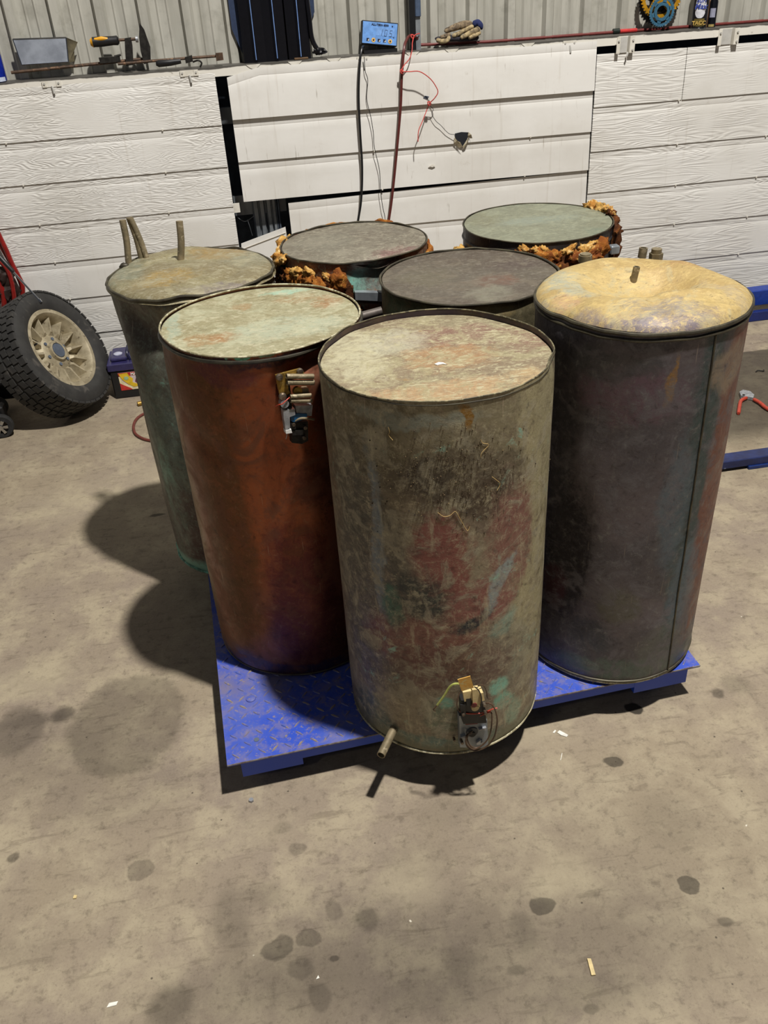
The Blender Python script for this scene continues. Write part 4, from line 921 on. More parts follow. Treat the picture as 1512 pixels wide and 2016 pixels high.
# digital readout
dy = 4.165
A = P(713, 39, 'Y', dy+.014); B = P(784, 45.5, 'Y', dy+.014); C_ = P(711, 86, 'Y', dy); X = (B-A); Y = (C_-A); w = X.length; h = Y.length
Xn = X.normalized(); Nn = Xn.cross(-Y).normalized(); Yn = Nn.cross(Xn)   # Yn up
disp = thing('weighing_display', 'blue fronted digital weighing display reading 105, tilted on the wall rail', 'display', (A.x, dy+.02, ZR))
DM = Matrix((Xn, Yn, Nn)).transposed().to_4x4(); DM.translation = A
MB().bevbox((0, -h, -.036), (w, 0, 0), .002, DM).build('housing', M_black, disp, smooth=False)
MB().box((.004, -h+.004, 0), (w-.003, -.004, .0012), DM).build('front_panel', plain('pale_blue_panel', '#6f9fe0', .35), disp, 'pale blue front panel', smooth=False)
MB().box((w*.40, -h*.60, .0012), (w*.93, -h*.26, .0018), DM).build('screen', plain('blue_grey_lcd', '#7ba6e2', .2), disp, smooth=False)
M_ink = plain('dark_ink', '#16203c', .4)
def seg(digit, x, y, sw, sh, t=.0022):
    S7 = {'1': 'bc', '0': 'abcdef', '5': 'acdfg'}[digit]; m = MB(); hh = sh/2
    R = {'a': (0, sh-t, sw, sh), 'b': (sw-t, hh, sw, sh), 'c': (sw-t, 0, sw, hh), 'd': (0, 0, sw, t), 'e': (0, 0, t, hh), 'f': (0, hh, t, sh), 'g': (0, hh-t/2, sw, hh+t/2)}
    for k in S7:
        a, b, c, d = R[k]; g = .0004
        sk = lambda px, py: (x+px+py*.16, y+py)
        poly = [sk(a+g, b+g), sk(c-g, b+g), sk(c-g, d-g), sk(a+g, d-g)]
        m.prism(poly, DM @ Vector((0, 0, .0019)), Xn, Yn, Nn*.0006)
    m.build('digit', M_ink, disp, 'seven segment digit', smooth=False)
seg('1', w*.50, -h*.60, .009, h*.28); seg('0', w*.62, -h*.605, .011, h*.28); seg('5', w*.76, -h*.615, .011, h*.28)
text('maker_text', 'ALL-TERN 6000', M_ink, disp, DM @ Vector((w*.50, -h*.155, .0014)), Xn, Yn, .011, bold=.0006)
text('unit_text', 'kg', M_ink, disp, DM @ Vector((w*.885, -h*.62, .002)), Xn, Yn, .007)
MB().cyl(DM @ Vector((w*.84, -h*.17, .001)), DM @ Vector((w*.84, -h*.17, .002)), .003, n=12).build('light', M_ink, disp)
for k, fx in enumerate((.18, .335, .49, .645, .80)):
    c = DM @ Vector((w*fx, -h*.80, .0012))
    if k in (1, 4):
        MB().cyl(c, c+Nn*.0012, .0085, n=20).build('button', plain('orange_button', '#e2b45c', .5), disp, 'round orange button'); MB().cyl(c+Nn*.0012, c+Nn*.002, .0035, n=12).build('button_mark', M_ink, disp)
    else:
        MB().box((w*fx-.006, -h*.80-.006, .0012), (w*fx+.006, -h*.80+.006, .002), DM).build('button', M_ink, disp, 'dark square button', smooth=False)
        MB().prism([(-.0015, -.0045), (.0045, -.0045), (.0045, .0045)], c+Nn*.0009, Xn, Yn, Nn*.0004).build('button_mark', M_white, disp, smooth=False)
MB().box((A.x+.0, dy+.004, ZR), (A.x+w-.012, dy+.045, ZR+.014)).build('stand', M_black, disp, smooth=False)
# cords hanging in front of the boards
def hang(name, label, cat, pts, r, mat, n=6, group=None):
    q = [P(x, y, 'Y', Y) if not isinstance(y, Vector) else y for x, y, Y in pts]
    return MB().tube(bez(q, n), r, 8).build(name, mat, None, label, cat=cat, group=group)
M_cable = plain('black_cable', '#151517', .4); M_redcord = plain('dark_red_hose', '#5e2823', .45); M_twine = plain('red_twine', '#c9473f', .6)
hang('power_cable', 'black cable hanging from the weighing display down to the back left tank', 'cable', [(716, 92, 4.15), (712, 97, 4.115), (708, 130, 4.10), (706, 190, 4.10), (709, 260, 4.10), (713, 330, 4.10), (711, 395, 4.10), (703, 455, 4.09), (700, 560, 4.05), (690, 680, 4.0)], .0052, M_cable)
hang('signal_wire', 'thin crinkled black wire hanging between the black cable and red hose', 'wire', [(717, 112, 4.105), (719, 140, 4.105), (724, 158, 4.105), (722, 195, 4.105), (730, 230, 4.105), (735, 262, 4.105), (737, 290, 4.105), (747, 335, 4.105), (749, 372, 4.105), (753, 405, 4.105), (758, 430, 4.105), (760, 470, 4.10), (762, 600, 4.05)], .0015, M_cable)
hang('red_hose', 'dark red hose hanging from the black post over the white boards', 'hose', [(822, 76, 4.20), (808, 70, 4.17), (799, 82, 4.13), (795, 100, 4.10), (791, 150, 4.095), (789, 205, 4.095), (785, 255, 4.095), (778, 330, 4.095), (771, 395, 4.095), (763, 452, 4.09), (750, 560, 4.06)], .0062, M_redcord)
tw = [(826, 66, 4.19), (816, 70, 4.16), (812, 84, 4.12), (811, 100, 4.10), (806, 116, 4.09), (796, 128, 4.085), (791, 140, 4.075), (806, 141, 4.065), (826, 141, 4.06), (846, 154, 4.06), (858, 170, 4.06), (862, 182, 4.06), (855, 194, 4.065), (846, 203, 4.08), (842, 212, 4.09), (832, 238, 4.075), (824, 258, 4.065), (823, 279, 4.065)]
o = hang('red_twine', 'bright red twine looped and knotted over the middle boards', 'twine', tw, .0021, M_twine)
for x, y, Yq in ((812, 72, 4.155), (845, 204, 4.078), (791, 141, 4.078)):
    c = P(x, y, 'Y', Yq); m = MB()
    for k in range(3):
        t0 = k*1.1; m.tube([c+Vector((.007*cos(t0+a)*1., .004*sin(2*a), .008*sin(a+t0*.7))) for a in [i*pi/5 for i in range(10)]], .0018, 6, closed=True)
    kk = m.build('knot', M_twine, o)
c = P(905, 262, 'Y', YW-.03)
hang('loose_string', 'frayed dark string running from the twine knot to the torn hole', 'string', [(843, 206, 4.09), (853, 215, 4.10), (850, 224, 4.108), (858, 238, 4.108), (868, 247, 4.108), (878, 258, 4.108), (886, 264, 4.108), (897, 265, 4.10)], .0012, M_cable, 4)
# black post and grey strut
pst = thing('post', 'narrow black post rising from the rail beside the red twine knot', 'post', (P(810, 78, 'Y', 4.20).x, 4.20, ZR))
a = P(812, 76, 'Y', 4.20); MB().box((a.x-.013, 4.188, ZR), (a.x+.013, 4.212, 2.2)).build('upright', plain('black_steel', '#141518', .4), pst, smooth=False)
MB().box((a.x+.015, 4.196, ZR), (a.x+.036, 4.216, 2.2)).build('strip', M_galv, pst, 'grey galvanised strip', smooth=False)
m = MB(); m.bevbox((a.x+.013, 4.186, 1.43), (a.x+.038, 4.2, 1.50), .003); m.build('clip', plain('grey_tape', '#46566e', .5), pst, smooth=False)
# red rod lying along the rail
rd = thing('red_rod', 'long dark red rod lying along the rail behind gloves and sprockets', 'rod', (1.2, 4.222, ZR))
pts = [Vector((P(822, 76, 'Y', 4.222).x, 4.222, ZR+.016)), Vector((1.2, 4.222, ZR+.0075)), Vector((2.0, 4.222, ZR+.007)), Vector((2.9, 4.222, ZR+.007))]
MB().tube(pts, .0065, 10).build('shaft', plain('oxide_red', '#6e2a26', .5), rd)
a = P(1213, 58, 'Y', 4.21); MB().tube([(a.x-.012, 4.215, ZR+.011), (a.x+.018, 4.215, ZR+.011)], .011, 12).build('knob', plain('dark_green_knob', '#1c2620', .4), rd, 'dark green sleeve')
MB().tube([(a.x+.02, 4.215, ZR+.009), (a.x+.10, 4.215, ZR+.009)], .0085, 12).build('sleeve', plain('bright_red_sleeve', '#c03030', .4), rd, 'bright red sleeve')
# gloves
gl = thing('work_gloves', 'crumpled tan work gloves with navy cuff on the rail', 'gloves', (P(905, 80, 'Y', YL).x, YL-.01, ZR))
M_gl = simple('dirty_glove', '#b3a078', '#6e604a', .9, sc=60, extra=('#4a4034', 50, .55, .65)); M_glb = simple('brown_glove', '#8c7a60', '#5a4c3c', .9, sc=60, extra=('#3c342c', 50, .55, .65))
def G(x, y, d=0.): return P(x, y, 'Y', 4.175+d)
def finger(pts, rs, mat, nm='finger'):
    q = bez(pts, 5); n = len(q); rr = []
    for i in range(n):
        t = i/(n-1)*(len(rs)-1); k = min(int(t), len(rs)-2); rr.append(rs[k]+(rs[k+1]-rs[k])*(t-k))
    q2 = []; r2 = []
    q2.append(q[0]-(q[1]-q[0]).normalized()*rs[0]*.6); r2.append(rs[0]*.35)
    q2 += q; r2 += rr; q2.append(q[-1]+(q[-1]-q[-2]).normalized()*rs[-1]*.6); r2.append(rs[-1]*.35)
    m = MB().tube(q2, r2, 12)
    for i, v in enumerate(m.v): m.v[i] = v+Vector((1, 1, 1))*(.0018*noise.noise(v*130))
    return m.build(nm, mat, gl, ang=180)
finger([G(877, 61, .02), (G(895, 54, .02)), G(912, 49, .02), G(927, 47, .02)], [.009, .014, .016, .012], M_glb, 'palm')
finger([G(892, 71, .012), G(905, 65, .012), G(918, 58, .012), G(930, 52, .012)], [.008, .009, .010, .010], M_gl)
finger([G(908, 74, .0), G(918, 69, .0), G(930, 63, .0), G(942, 58, .0)], [.008, .010, .012, .012], M_gl)
finger([G(924, 75, -.008), G(934, 70, -.008), G(944, 64, .0)], [.007, .009, .010], M_gl)
finger([G(861, 79, 0), G(870, 81.5, -.01), G(881, 79, -.01), G(884, 72, 0)], [.009, .010, .009, .007], M_gl, 'finger')
finger([G(868, 74, .01), G(876, 71, .01), G(885, 68, .012)], [.008, .009, .008], M_glb)
finger([G(858, 76, .01), G(866, 76, .015), G(890, 75, .02), G(912, 76, .02), G(940, 74, .02)], [.006, .009, .012, .012, .010], plain('dark_glove_palm', '#2a2830', .9), 'palm')
finger([G(933, 47, .02), G(940, 45, .02), G(946, 50, .01), G(948, 57, .01)], [.012, .014, .012, .006], plain('navy_cuff', '#1c2858', .9), 'cuff')
# sprockets
def sprocket(px, py, R, teeth, Y, mat, ri, spokes, tilt=.0, label=None, nm='sprocket', thing_=None, holes=0, rim=.80, hub=.38, th=.005):
    c = P(px, py, 'Y', Y); t = thing_; m = MB(); N = teeth*4
    def ringp(R0, R1fn, z0, z1):
        vs = []
        for i in range(N):
            a = 2*pi*i/N
            for rr in (R0, R1fn(i)):
                for zz in (z0, z1): vs.append(Vector((c.x+rr*cos(a), Y+zz+rr*sin(a)*tilt, c.z+rr*sin(a))))
        fs = []
        for i in range(N):
            a = i*4; b = ((i+1) % N)*4
            fs += [(a, b, b+2, a+2), (a+1, a+3, b+3, b+1), (a+2, b+2, b+3, a+3), (a, a+1, b+1, b)]
        m.add(vs, fs)
    ringp(R*rim, lambda i: R*(1.0 if i % 4 in (1, 2) else .93), -th/2, th/2)
    ringp(R*ri, lambda i: R*hub, -th/2, th/2)
    for k in range(spokes):
        a = 2*pi*k/spokes+.3; wd = R*.13
        d = Vector((cos(a), sin(a)*tilt, sin(a))); s = Vector((-sin(a), cos(a)*tilt, cos(a)))
        for sg, a2 in ((0, 0),):
            p0 = c+d*R*(hub-.04); p1 = c+d*R*(rim+.02)
            q = [p0-s*wd*1.3, p0+s*wd*1.3, p1+s*wd*.8, p1-s*wd*.8]; n_ = Vector((0, 1, 0))*th*.5
            m.add([v-n_ for v in q]+[v+n_ for v in q], [(0, 1, 2, 3), (7, 6, 5, 4), (0, 4, 5, 1), (1, 5, 6, 2), (2, 6, 7, 3), (3, 7, 4, 0)])
    return m
M_spy = plain('yellow_anodised', '#e0a428', .35, .5); M_spt = plain('teal_anodised', '#4a7d9c', .4, .4)
t = thing('sprocket', 'large yellow chain sprocket leaning on the ribbed wall, cut by the photo top', 'sprocket', (P(1303, 10, 'Y', 4.188).x, 4.188, ZR+.01), 'sprockets on the rail')
m = sprocket(1303, -12, .098, 42, 4.188, None, .22, 5, .0, hub=.40, rim=.80); m.build('gear_ring', M_spy, t, smooth=False)
t = thing('sprocket', 'smaller teal sprocket standing in front of the yellow one', 'sprocket', (P(1303, 30, 'Y', 4.16).x, 4.17, ZR), 'sprockets on the rail')
m = sprocket(1303, 23, .060, 34, 4.165, None, .40, 6, .0, hub=.62, rim=.78); m.build('gear_ring', M_spt, t, smooth=False)
c = P(1303, 48, 'Y', 4.165)
t = thing('sprocket', 'black sprocket behind the teal one, low on the rail', 'sprocket', (P(1300, 30, 'Y', 4.206).x, 4.206, ZR), 'sprockets on the rail')
m = sprocket(1298, 0, .100, 40, 4.206, None, .25, 5, .0, hub=.45, rim=.80); m.build('gear_ring', M_black, t, smooth=False)
# spray can and bottle
a = P(1376, 44, 'Y', 4.175); ax = a.x; can = thing('spray_can', 'black spray can with white oval label, on the rail beside the sprockets', 'can', (ax, 4.175, ZR))
r = .034; MB().lathe([(0, 0), (r-.002, 0), (r, .002), (r, .17), (r-.004, .178), (.012, .19), (0, .19)], (ax, 4.175, ZR), (0, 0, 1), 32).build('body', plain('black_can', '#1c1b1e', .3), can)
MB().lathe([(r-.001, .0), (r+.0012, .001), (r+.0012, .004), (r-.001, .005)], (ax, 4.175, ZR), (0, 0, 1), 32).build('base_ring', M_chrome, can)
def curved(m, cx, cy, R, poly, zoff):
    vs = []; n = len(poly); ph = atan2(-cy, -cx)
    return m
def lab(name, R, cx, cy, zc, wv, hv, mat, parent, oval=True, label=None, dphi=0.):
    m = MB(); ph = atan2(-cy, -cx)+dphi; K = 12; rows = []
    for i in range(K+1):
        s = -1+2*i/K; row = []
        hh = hv*sqrt(max(1-abs(s)**2.6, .0)) if oval else hv
        for j in range(5):
            a = ph+s*wv/R; z = zc+hh*(-1+j/2); row.append(Vector((cx+R*cos(a), cy+R*sin(a), z)))
        rows.append(row)
    for r_w in rows: m.v += r_w
    for i in range(K):
        for j in range(4): m.f.append((i*5+j, (i+1)*5+j, (i+1)*5+j+1, i*5+j+1))
    return m.build(name, mat, parent, label)
lab('label', r+.0006, ax, 4.175, ZR+.085, .026, .042, plain('white_label', '#d9dae0', .4), can, True, 'white oval label')
lab('gold_panel', r+.0006, ax, 4.175, ZR+.026, .024, .015, plain('gold_print', '#6a5c2c', .4), can, False)
dcan = Vector((-ax, -4.175, 0)).normalized(); xc = Vector((-dcan.y, dcan.x, 0))
text('print', 'Max', plain('blue_print', '#3c4c9c', .4), can, Vector((ax, 4.175, ZR+.088))+dcan*(r+.0012), xc, (0, 0, 1), .030, bold=.0008, shear=.2)
text('print', 'Surf', plain('blue_print_b', '#3c4c9c', .4), can, Vector((ax, 4.175, ZR+.112))+dcan*(r+.0012), xc, (0, 0, 1), .026, bold=.0006, shear=.2)
text('print', 'TACC', plain('gold_letters', '#c9a85c', .4), can, Vector((ax, 4.175, ZR+.024))+dcan*(r+.0012), xc, (0, 0, 1), .022, bold=.0006)
a = P(1403, 44, 'Y', 4.18); bx_ = a.x; bot = thing('bottle', 'narrow black bottle with small grey label, right of the spray can', 'bottle', (bx_, 4.19, ZR))
r = .018; MB().lathe([(0, 0), (r, 0), (r, .10), (r*.6, .125), (r*.5, .15), (0, .15)], (bx_, 4.19, ZR), (0, 0, 1), 24).build('body', plain('black_bottle', '#101218', .25), bot)
lab('label', r+.0006, bx_, 4.19, ZR+.058, .012, .018, plain('grey_label', '#9a9cb0', .4), bot, False)
lab('label', r+.0006, bx_, 4.19, ZR+.008, .013, .005, plain('gold_band', '#a8945c', .4), bot, False, 'gold band')
a = P(1391, 44, 'Y', 4.20); MB().box((a.x-.005, 4.20, ZR), (a.x+.005, 4.208, ZR+.2)).build('wooden_stick', plain('tan_wood', '#8a6448', .7), None, 'thin tan stick standing between spray can and bottle', cat='stick', smooth=False)
# metal tray standing on edge
tray = thing('metal_tray', 'shiny rectangular metal tray standing on edge at the left of the rail', 'tray', (P(85, 128, 'Y', YL).x, YL, ZR))
FT = Fr((0, 4.175, 1.4), (0, -1, .12))
m = MB(); FT.poly(m, [(25, 77), (130, 73.5), (135, 122), (43, 128)], -.0015, 0); m.build('base_sheet', simple('worn_aluminium', '#b9c0cc', '#9aa0ac', .35, .55, sc=12), tray, smooth=False)
m = MB()
for a, b in (((25, 77), (130, 73.5)), ((130, 73.5), (135, 122)), ((43, 128), (135, 122)), ((25, 77), (43, 128))): m.tube([FT.at(*a, .001), FT.at(*b, .001)], .0022, 6)
m.build('rolled_edge', M_chrome, tray)
m = MB(); q = [FT.at(131, 74, 0), FT.at(153, 83, -.03), FT.at(146, 100, -.028), FT.at(147, 121, -.025), FT.at(136, 123, 0)]; n5 = 5
m.add(q+[p+Vector((0, .002, 0)) for p in q], [(0, 1, 2, 3, 4)[::-1], (5, 6, 7, 8, 9)]+[(i, 5+i, 5+(i+1) % 5, (i+1) % 5) for i in range(5)]); m.build('side_flange', simple('dirty_flange', '#6e6650', '#4c4636', .6, .3), tray, 'bent dirty side flange', smooth=False)
# clamps
def rodp(m, a, b, r, Y0=4.17, Y1=None): m.tube([P(a[0], a[1], 'Y', Y0), P(b[0], b[1], 'Y', Y1 or Y0)], r, 8)
cl = thing('bar_clamp', 'rusty bar clamp with black and yellow handle pointing left', 'clamp', (P(250, 128, 'Y', 4.165).x, 4.165, ZR), 'bar clamps on the rail')
m = MB(); rodp(m, (22, 143), (292, 115), .006, 4.155, 4.175); m.build('bar', M_rust, cl)
FH = Fr((0, 4.16, 1.4), (0, -1, 0))
m = MB(); q = [FH.at(x, y) for x, y in ((179, 84), (183, 83), (200, 82), (222, 80), (231, 79.5), (234, 79))]; m.tube(q, [.010, .019, .019, .017, .018, .011], 14); m.build('handle', M_black, cl, 'black moulded handle')
m = MB(); m.tube([FH.at(186, 78, .010), FH.at(200, 76.5, .012), FH.at(212, 76.5, .010)], [.006, .009, .005], 12); m.tube([FH.at(178, 84), FH.at(183, 83.5)], [.012, .0195], 14); m.build('handle_inlay', M_yel, cl, 'yellow grip inlay')
m = MB(); m.tube([FH.at(233, 79), FH.at(268, 77)], .0055, 8); m.build('screw_shaft', M_rust, cl)
m = MB(); FH.poly(m, [(246, 75), (258, 73), (261, 90), (263, 127), (249, 129), (247, 100)], -.010, .010); m.build('sliding_jaw', M_iron, cl, smooth=False)
m = MB(); m.cyl(FH.at(267, 77), FH.at(272, 77), .012, n=14); m.build('pad', M_silver, cl)
m = MB(); FH.poly(m, [(275, 45), (284, 58), (296, 92), (297, 122), (284, 126), (277, 100), (274, 72)], -.006, .006); m.build('fixed_jaw', M_iron, cl, 'dark pointed fixed jaw', smooth=False)
m = MB(); FH.poly(m, [(195, 113), (236, 110), (238, 121), (198, 124)], -.005, .014); m.tube([FH.at(225, 111, .01), FH.at(238, 108, .01)], .004, 8); m.build('clutch_block', M_iron, cl, smooth=False)
cl = thing('bar_clamp', 'second rusty bar clamp lying flat, square end block overhanging the rail', 'clamp', (P(380, 122, 'Y', 4.15).x, 4.15, ZR), 'bar clamps on the rail')
FH = Fr((0, 4.138, 1.4), (0, -1, 0))
m = MB(); m.tube([FH.at(232, 126, 0), FH.at(300, 120), FH.at(430, 110)], .0055, 8); m.build('bar', M_rust, cl)
m = MB(); FH.poly(m, [(424, 104), (438, 103), (440, 117), (426, 119)], -.014, .014); m.build('end_block', M_rust, cl, smooth=False)
m = MB(); m.tube([FH.at(307, 125), FH.at(312, 125), FH.at(335, 123), FH.at(356, 120)], [.008, .014, .013, .010], 12); m.build('handle', M_black, cl, 'dark handle')
m = MB(); FH.poly(m, [(364, 112), (378, 108), (380, 120), (366, 124)], -.012, .012); m.build('slide', M_iron, cl, smooth=False)
m = MB(); m.tube(bez([FH.at(380, 122), FH.at(390, 119, .01), FH.at(397, 124, .01), FH.at(394, 132, .008)], 4), .0035, 8); m.build('trigger', M_iron, cl)
# blue can at the very left
a = P(-6, 142, 'Y', 4.18); bc = thing('drink_can', 'blue can at the left end of the rail', 'can', (a.x, 4.18, ZR))
MB().lathe([(0, 0), (.025, 0), (.031, .006), (.031, .10), (.026, .112), (0, .112)], (a.x, 4.18, ZR), (0, 0, 1), 28).build('body', plain('blue_can', '#1c34b0', .25, .5), bc)
lab('band', .0316, a.x, 4.18, ZR+.012, .03, .008, plain('white_band', '#c9d2e6', .4), bc, False)
# black ridged bundle
bn = thing('black_bundle', 'tall black ridged plastic bundle with three pale blue ridges on the rail', 'bundle', (P(550, 108, 'Y', YL).x, YL, ZR))
M_bpl = plain('glossy_black_plastic', '#0c0c12', .3); M_ridge = plain('pale_blue_ridge', '#6f8cc0', .4)
xs_ = []
for x in (503, 545, 592):
    a = P(x, 104, 'Y', 4.16); xs_.append(a.x)
zt_ = 1.75
for k, x in enumerate(xs_):
    m = MB(); m.prism([(-.052, .03), (-.050, .008), (-.012, -.002), (0, -.012), (.006, -.004), (.044, .006), (.047, .03)], (x+(-.0 if k else .0), 4.165, ZR), (1, 0, 0), (0, 1, 0), (0, 0, zt_-ZR)); m.build('panel', M_bpl, bn, smooth=False)
    MB().tube([(x, 4.152, ZR+.012), (x+.0005, 4.152, 1.5), (x, 4.152, zt_)], .0022, 6).build('ridge', M_ridge, bn, 'pale blue ridge')
a = P(470, 60, 'Y', 4.2)
m = MB(); m.prism([(-.085, .13), (-.062, .06), (-.04, 0), (.03, 0), (.03, .45), (-.085, .45)], (xs_[0], 4.205, ZR), (1, 0, 0), (0, 0, 1), (0, .006, 0)); m.build('backing_sheet', plain('slate_blue_sheet', '#2c3a56', .5), bn, smooth=False)
m = MB(); m.prism([(0, .0), (.03, 0), (.03, .10), (.068, .17), (.075, .45), (0, .45)], (xs_[2]+.01, 4.205, ZR), (1, 0, 0), (0, 0, 1), (0, .006, 0)); m.build('backing_sheet', plain('slate_blue_sheet_b', '#2c3a56', .5), bn, smooth=False)
m = MB(); random.seed(11)
q = [(xs_[2]+.045, 4.17, ZR+.26), (xs_[2]+.05, 4.165, ZR+.16), (xs_[2]+.055, 4.165, ZR+.07), (xs_[2]+.085, 4.16, ZR+.015)]
m.tube(bez(q, 6), .010, 8); m.blob((xs_[2]+.082, 4.165, ZR+.026), (.028, .018, .014), .5, 2.5, 3, 4); m.build('torn_wrap', M_bpl, bn, 'torn crumpled black wrap')
MB().bevbox((xs_[2]-.03, 4.15, ZR), (xs_[2]+.03, 4.2, ZR+.008), .002).build('base_block', plain('brown_base', '#5c4326', .6), bn, 'brown base under the last ridge', smooth=False)
# ------------------------------------------------------------------ spare wheel leaning at the left
d0 = ray(124, 684); R_T = .268; W_T = .178
nW = (-d0.normalized()*.493+(r_*.851+u_*.526)*.87).normalized()
face = CO+d0*(FPX*.1885/85.5); cen = face-nW*(W_T*.43)
M_tyre = simple('tyre_rubber', '#2f2e2c', '#252423', .8, sc=18, extra=('#4a4641', 14, .58, .7))
M_rimw = simple('dusty_alloy', '#b5aa90', '#9a8f76', .5, .35, sc=25, extra=('#6f6450', 40, .58, .7))
wheel = thing('spare_wheel', 'off-road tyre on a dusty finned alloy wheel, leaning at the left', 'wheel', (cen.x, cen.y, 0))
hw = W_T/2; rr = .176
prof = [(rr-.004, -hw*.72), (rr+.004, -hw*.86), (rr+.03, -hw*.98), (R_T*.82, -hw), (R_T*.93, -hw*.95), (R_T-.008, -hw*.84), (R_T-.0055, -hw*.4), (R_T-.005, 0), (R_T-.0055, hw*.4), (R_T-.008, hw*.84), (R_T*.93, hw*.95), (R_T*.80, hw), (rr+.03, hw*.98), (rr+.004, hw*.86), (rr-.004, hw*.72)]
MB().lathe(prof, cen, nW, 96).build('tyre', M_tyre, wheel, 'worn black tyre')
X_, Y_, Z_ = basis(nW); m = MB(); random.seed(5)
def tblock(a0, a1, h0, h1, top, bev=.75, sk=0.):
    vs = []
    for rad, k in ((R_T-.009, 1.), (R_T+top, bev)):
        for a, h in ((a0, h0), (a1, h0+sk), (a1, h1+sk), (a0, h1)):
            am = (a0+a1)/2; hm = (h0+h1)/2; a = am+(a-am)*k; h = hm+(h-hm)*k
            rd_ = rad-(abs(h)/hw)**4*.005
            vs.append(cen+nW*h+(X_*cos(a)+Y_*sin(a))*rd_)
    m.add(vs, [(0, 3, 2, 1), (4, 5, 6, 7), (0, 1, 5, 4), (1, 2, 6, 5), (2, 3, 7, 6), (3, 0, 4, 7)])
NB = 46
for i in range(NB):
    a = 2*pi*i/NB; da = 2*pi/NB
    for s in (-1, 1):
        tblock(a+.04*da, a+.90*da, s*hw*.60, s*hw*.95, .0005, .93)
        tblock(a+.5*da*s, a+.5*da*s+.9*da, s*hw*.22, s*hw*.56, .001, .92, s*.006)
        vs = []
    tblock(a+.25*da, a+1.15*da, -hw*.17, hw*.17, .001, .92, .008)
m.build('tread_pattern', M_tyre, wheel, 'chunky tread blocks', kind='stuff', smooth=False)
MB().lathe([(rr, hw*.70), (rr+.006, hw*.80), (rr+.004, hw*.86), (rr-.012, hw*.86), (rr-.020, hw*.74), (rr-.028, hw*.30), (rr-.04, -hw*.6), (rr-.0, -hw*.8)], cen, nW, 72).build('rim', M_rimw, wheel, 'dusty alloy rim')
hz = hw*.34
MB().lathe([(rr-.028, hw*.10), (.138, hw*.12), (.089, hz-.012), (.076, hz), (.046, hz+.006), (.043, hz+.020), (.034, hz+.020), (.032, hz-.03), (0, hz-.03)], cen, nW, 60).build('hub_face', M_rimw, wheel)
MB().cyl(cen+nW*(hz-.028), cen+nW*(hz+.0205), .0315, n=28, caps=(1, 1)).build('hub_bore', M_dark, wheel, 'dark open hub bore')
for k in range(14):
    a = 2*pi*k/14+.15; e = X_*cos(a)+Y_*sin(a); s = -X_*sin(a)+Y_*cos(a); c0 = cen
    pts_ = [c0+e*.073+nW*(hz-.004), c0+e*.150+nW*(hw*.14), c0+e*.153+nW*(hz+.025), c0+e*.089+nW*(hz+.014)]
    w1_ = s*.011; w2 = s*.002
    vs = [pts_[0]-w1_, pts_[0]+w1_, pts_[1]-w1_*1.6, pts_[1]+w1_*1.6, pts_[2]-w2, pts_[2]+w2, pts_[3]-w1_*.5, pts_[3]+w1_*.5]
    MB().add(vs, [(0, 2, 3, 1), (0, 6, 4, 2), (1, 3, 5, 7), (2, 4, 5, 3), (6, 7, 5, 4), (0, 1, 7, 6)]).build('fin', M_rimw, wheel, smooth=False)
for k in range(6):
    a = 2*pi*k/6; e = X_*cos(a)+Y_*sin(a); c0 = cen+e*.059+nW*(hz+.004)
    MB().cyl(c0, c0+nW*.004, .0075, n=12).build('stud_hole', M_dark, wheel)
v0 = cen+(X_*cos(2.6)+Y_*sin(2.6))*(rr-.03)+nW*hw*.55; MB().cyl(v0, v0+nW*.03, .004, n=8).build('valve', M_black, wheel)
# ------------------------------------------------------------------ trolley jack behind the tyre
jk = thing('trolley_jack', 'dark trolley jack with small silver wheel, half hidden behind the tyre', 'jack', (P(0, 850, 'Z', 0).x-.08, 3.62, 0))
jx = P(8, 838, 'Y', 3.62).x; wz = .052
m = MB(); m.lathe([(.030, -.014), (.048, -.016), (.052, -.010), (.052, .010), (.048, .016), (.030, .014)], (jx, 3.58, wz), (.15, -1, 0), 32, closed=True); whl = m.build('wheel', M_rubber, jk, 'black rubber wheel')
m = MB(); m.lathe([(.031, -.008), (.034, -.008), (.034, .008), (.031, .008)], (jx, 3.575, wz), (.15, -1, 0), 28, closed=True); m.cyl((jx, 3.57, wz), (jx+.001, 3.558, wz), .011, n=16)
for k in range(6):
    a = 2*pi*k/6; e = Vector((cos(a), 0, sin(a))); s = Vector((-sin(a), 0, cos(a))); c0 = Vector((jx, 3.562, wz))
    m.add([c0+e*.008-s*.005, c0+e*.008+s*.005, c0+e*.032+s*.007, c0+e*.032-s*.007]+[c0+e*.008-s*.005+Vector((0, .008, 0)), c0+e*.008+s*.005+Vector((0, .008, 0)), c0+e*.032+s*.007+Vector((0, .008, 0)), c0+e*.032-s*.007+Vector((0, .008, 0))], [(0, 1, 2, 3), (7, 6, 5, 4), (0, 4, 5, 1), (1, 5, 6, 2), (2, 6, 7, 3), (3, 7, 4, 0)])
m.build('wheel_spokes', M_chrome, jk, 'silver spoked hub', smooth=False)
MB().bevbox((jx-.45, 3.60, .05), (jx+.02, 3.66, .13), .008).build('chassis', plain('black_chassis', '#121214', .5), jk, smooth=False)
MB().bevbox((jx-.45, 3.86, .05), (jx+.02, 3.92, .13), .008).build('chassis', plain('black_chassis_b', '#121214', .5), jk, smooth=False)
MB().cyl((jx-.06, 3.70, .045), (jx-.06, 3.82, .045), .045, n=24).build('rear_wheel', M_rubber, jk, 'rear roller')
MB().bevbox((jx-.30, 3.70, .10), (jx-.05, 3.86, .34), .02).build('pump_body', plain('dark_red_pump', '#3c1613', .5), jk, smooth=False)
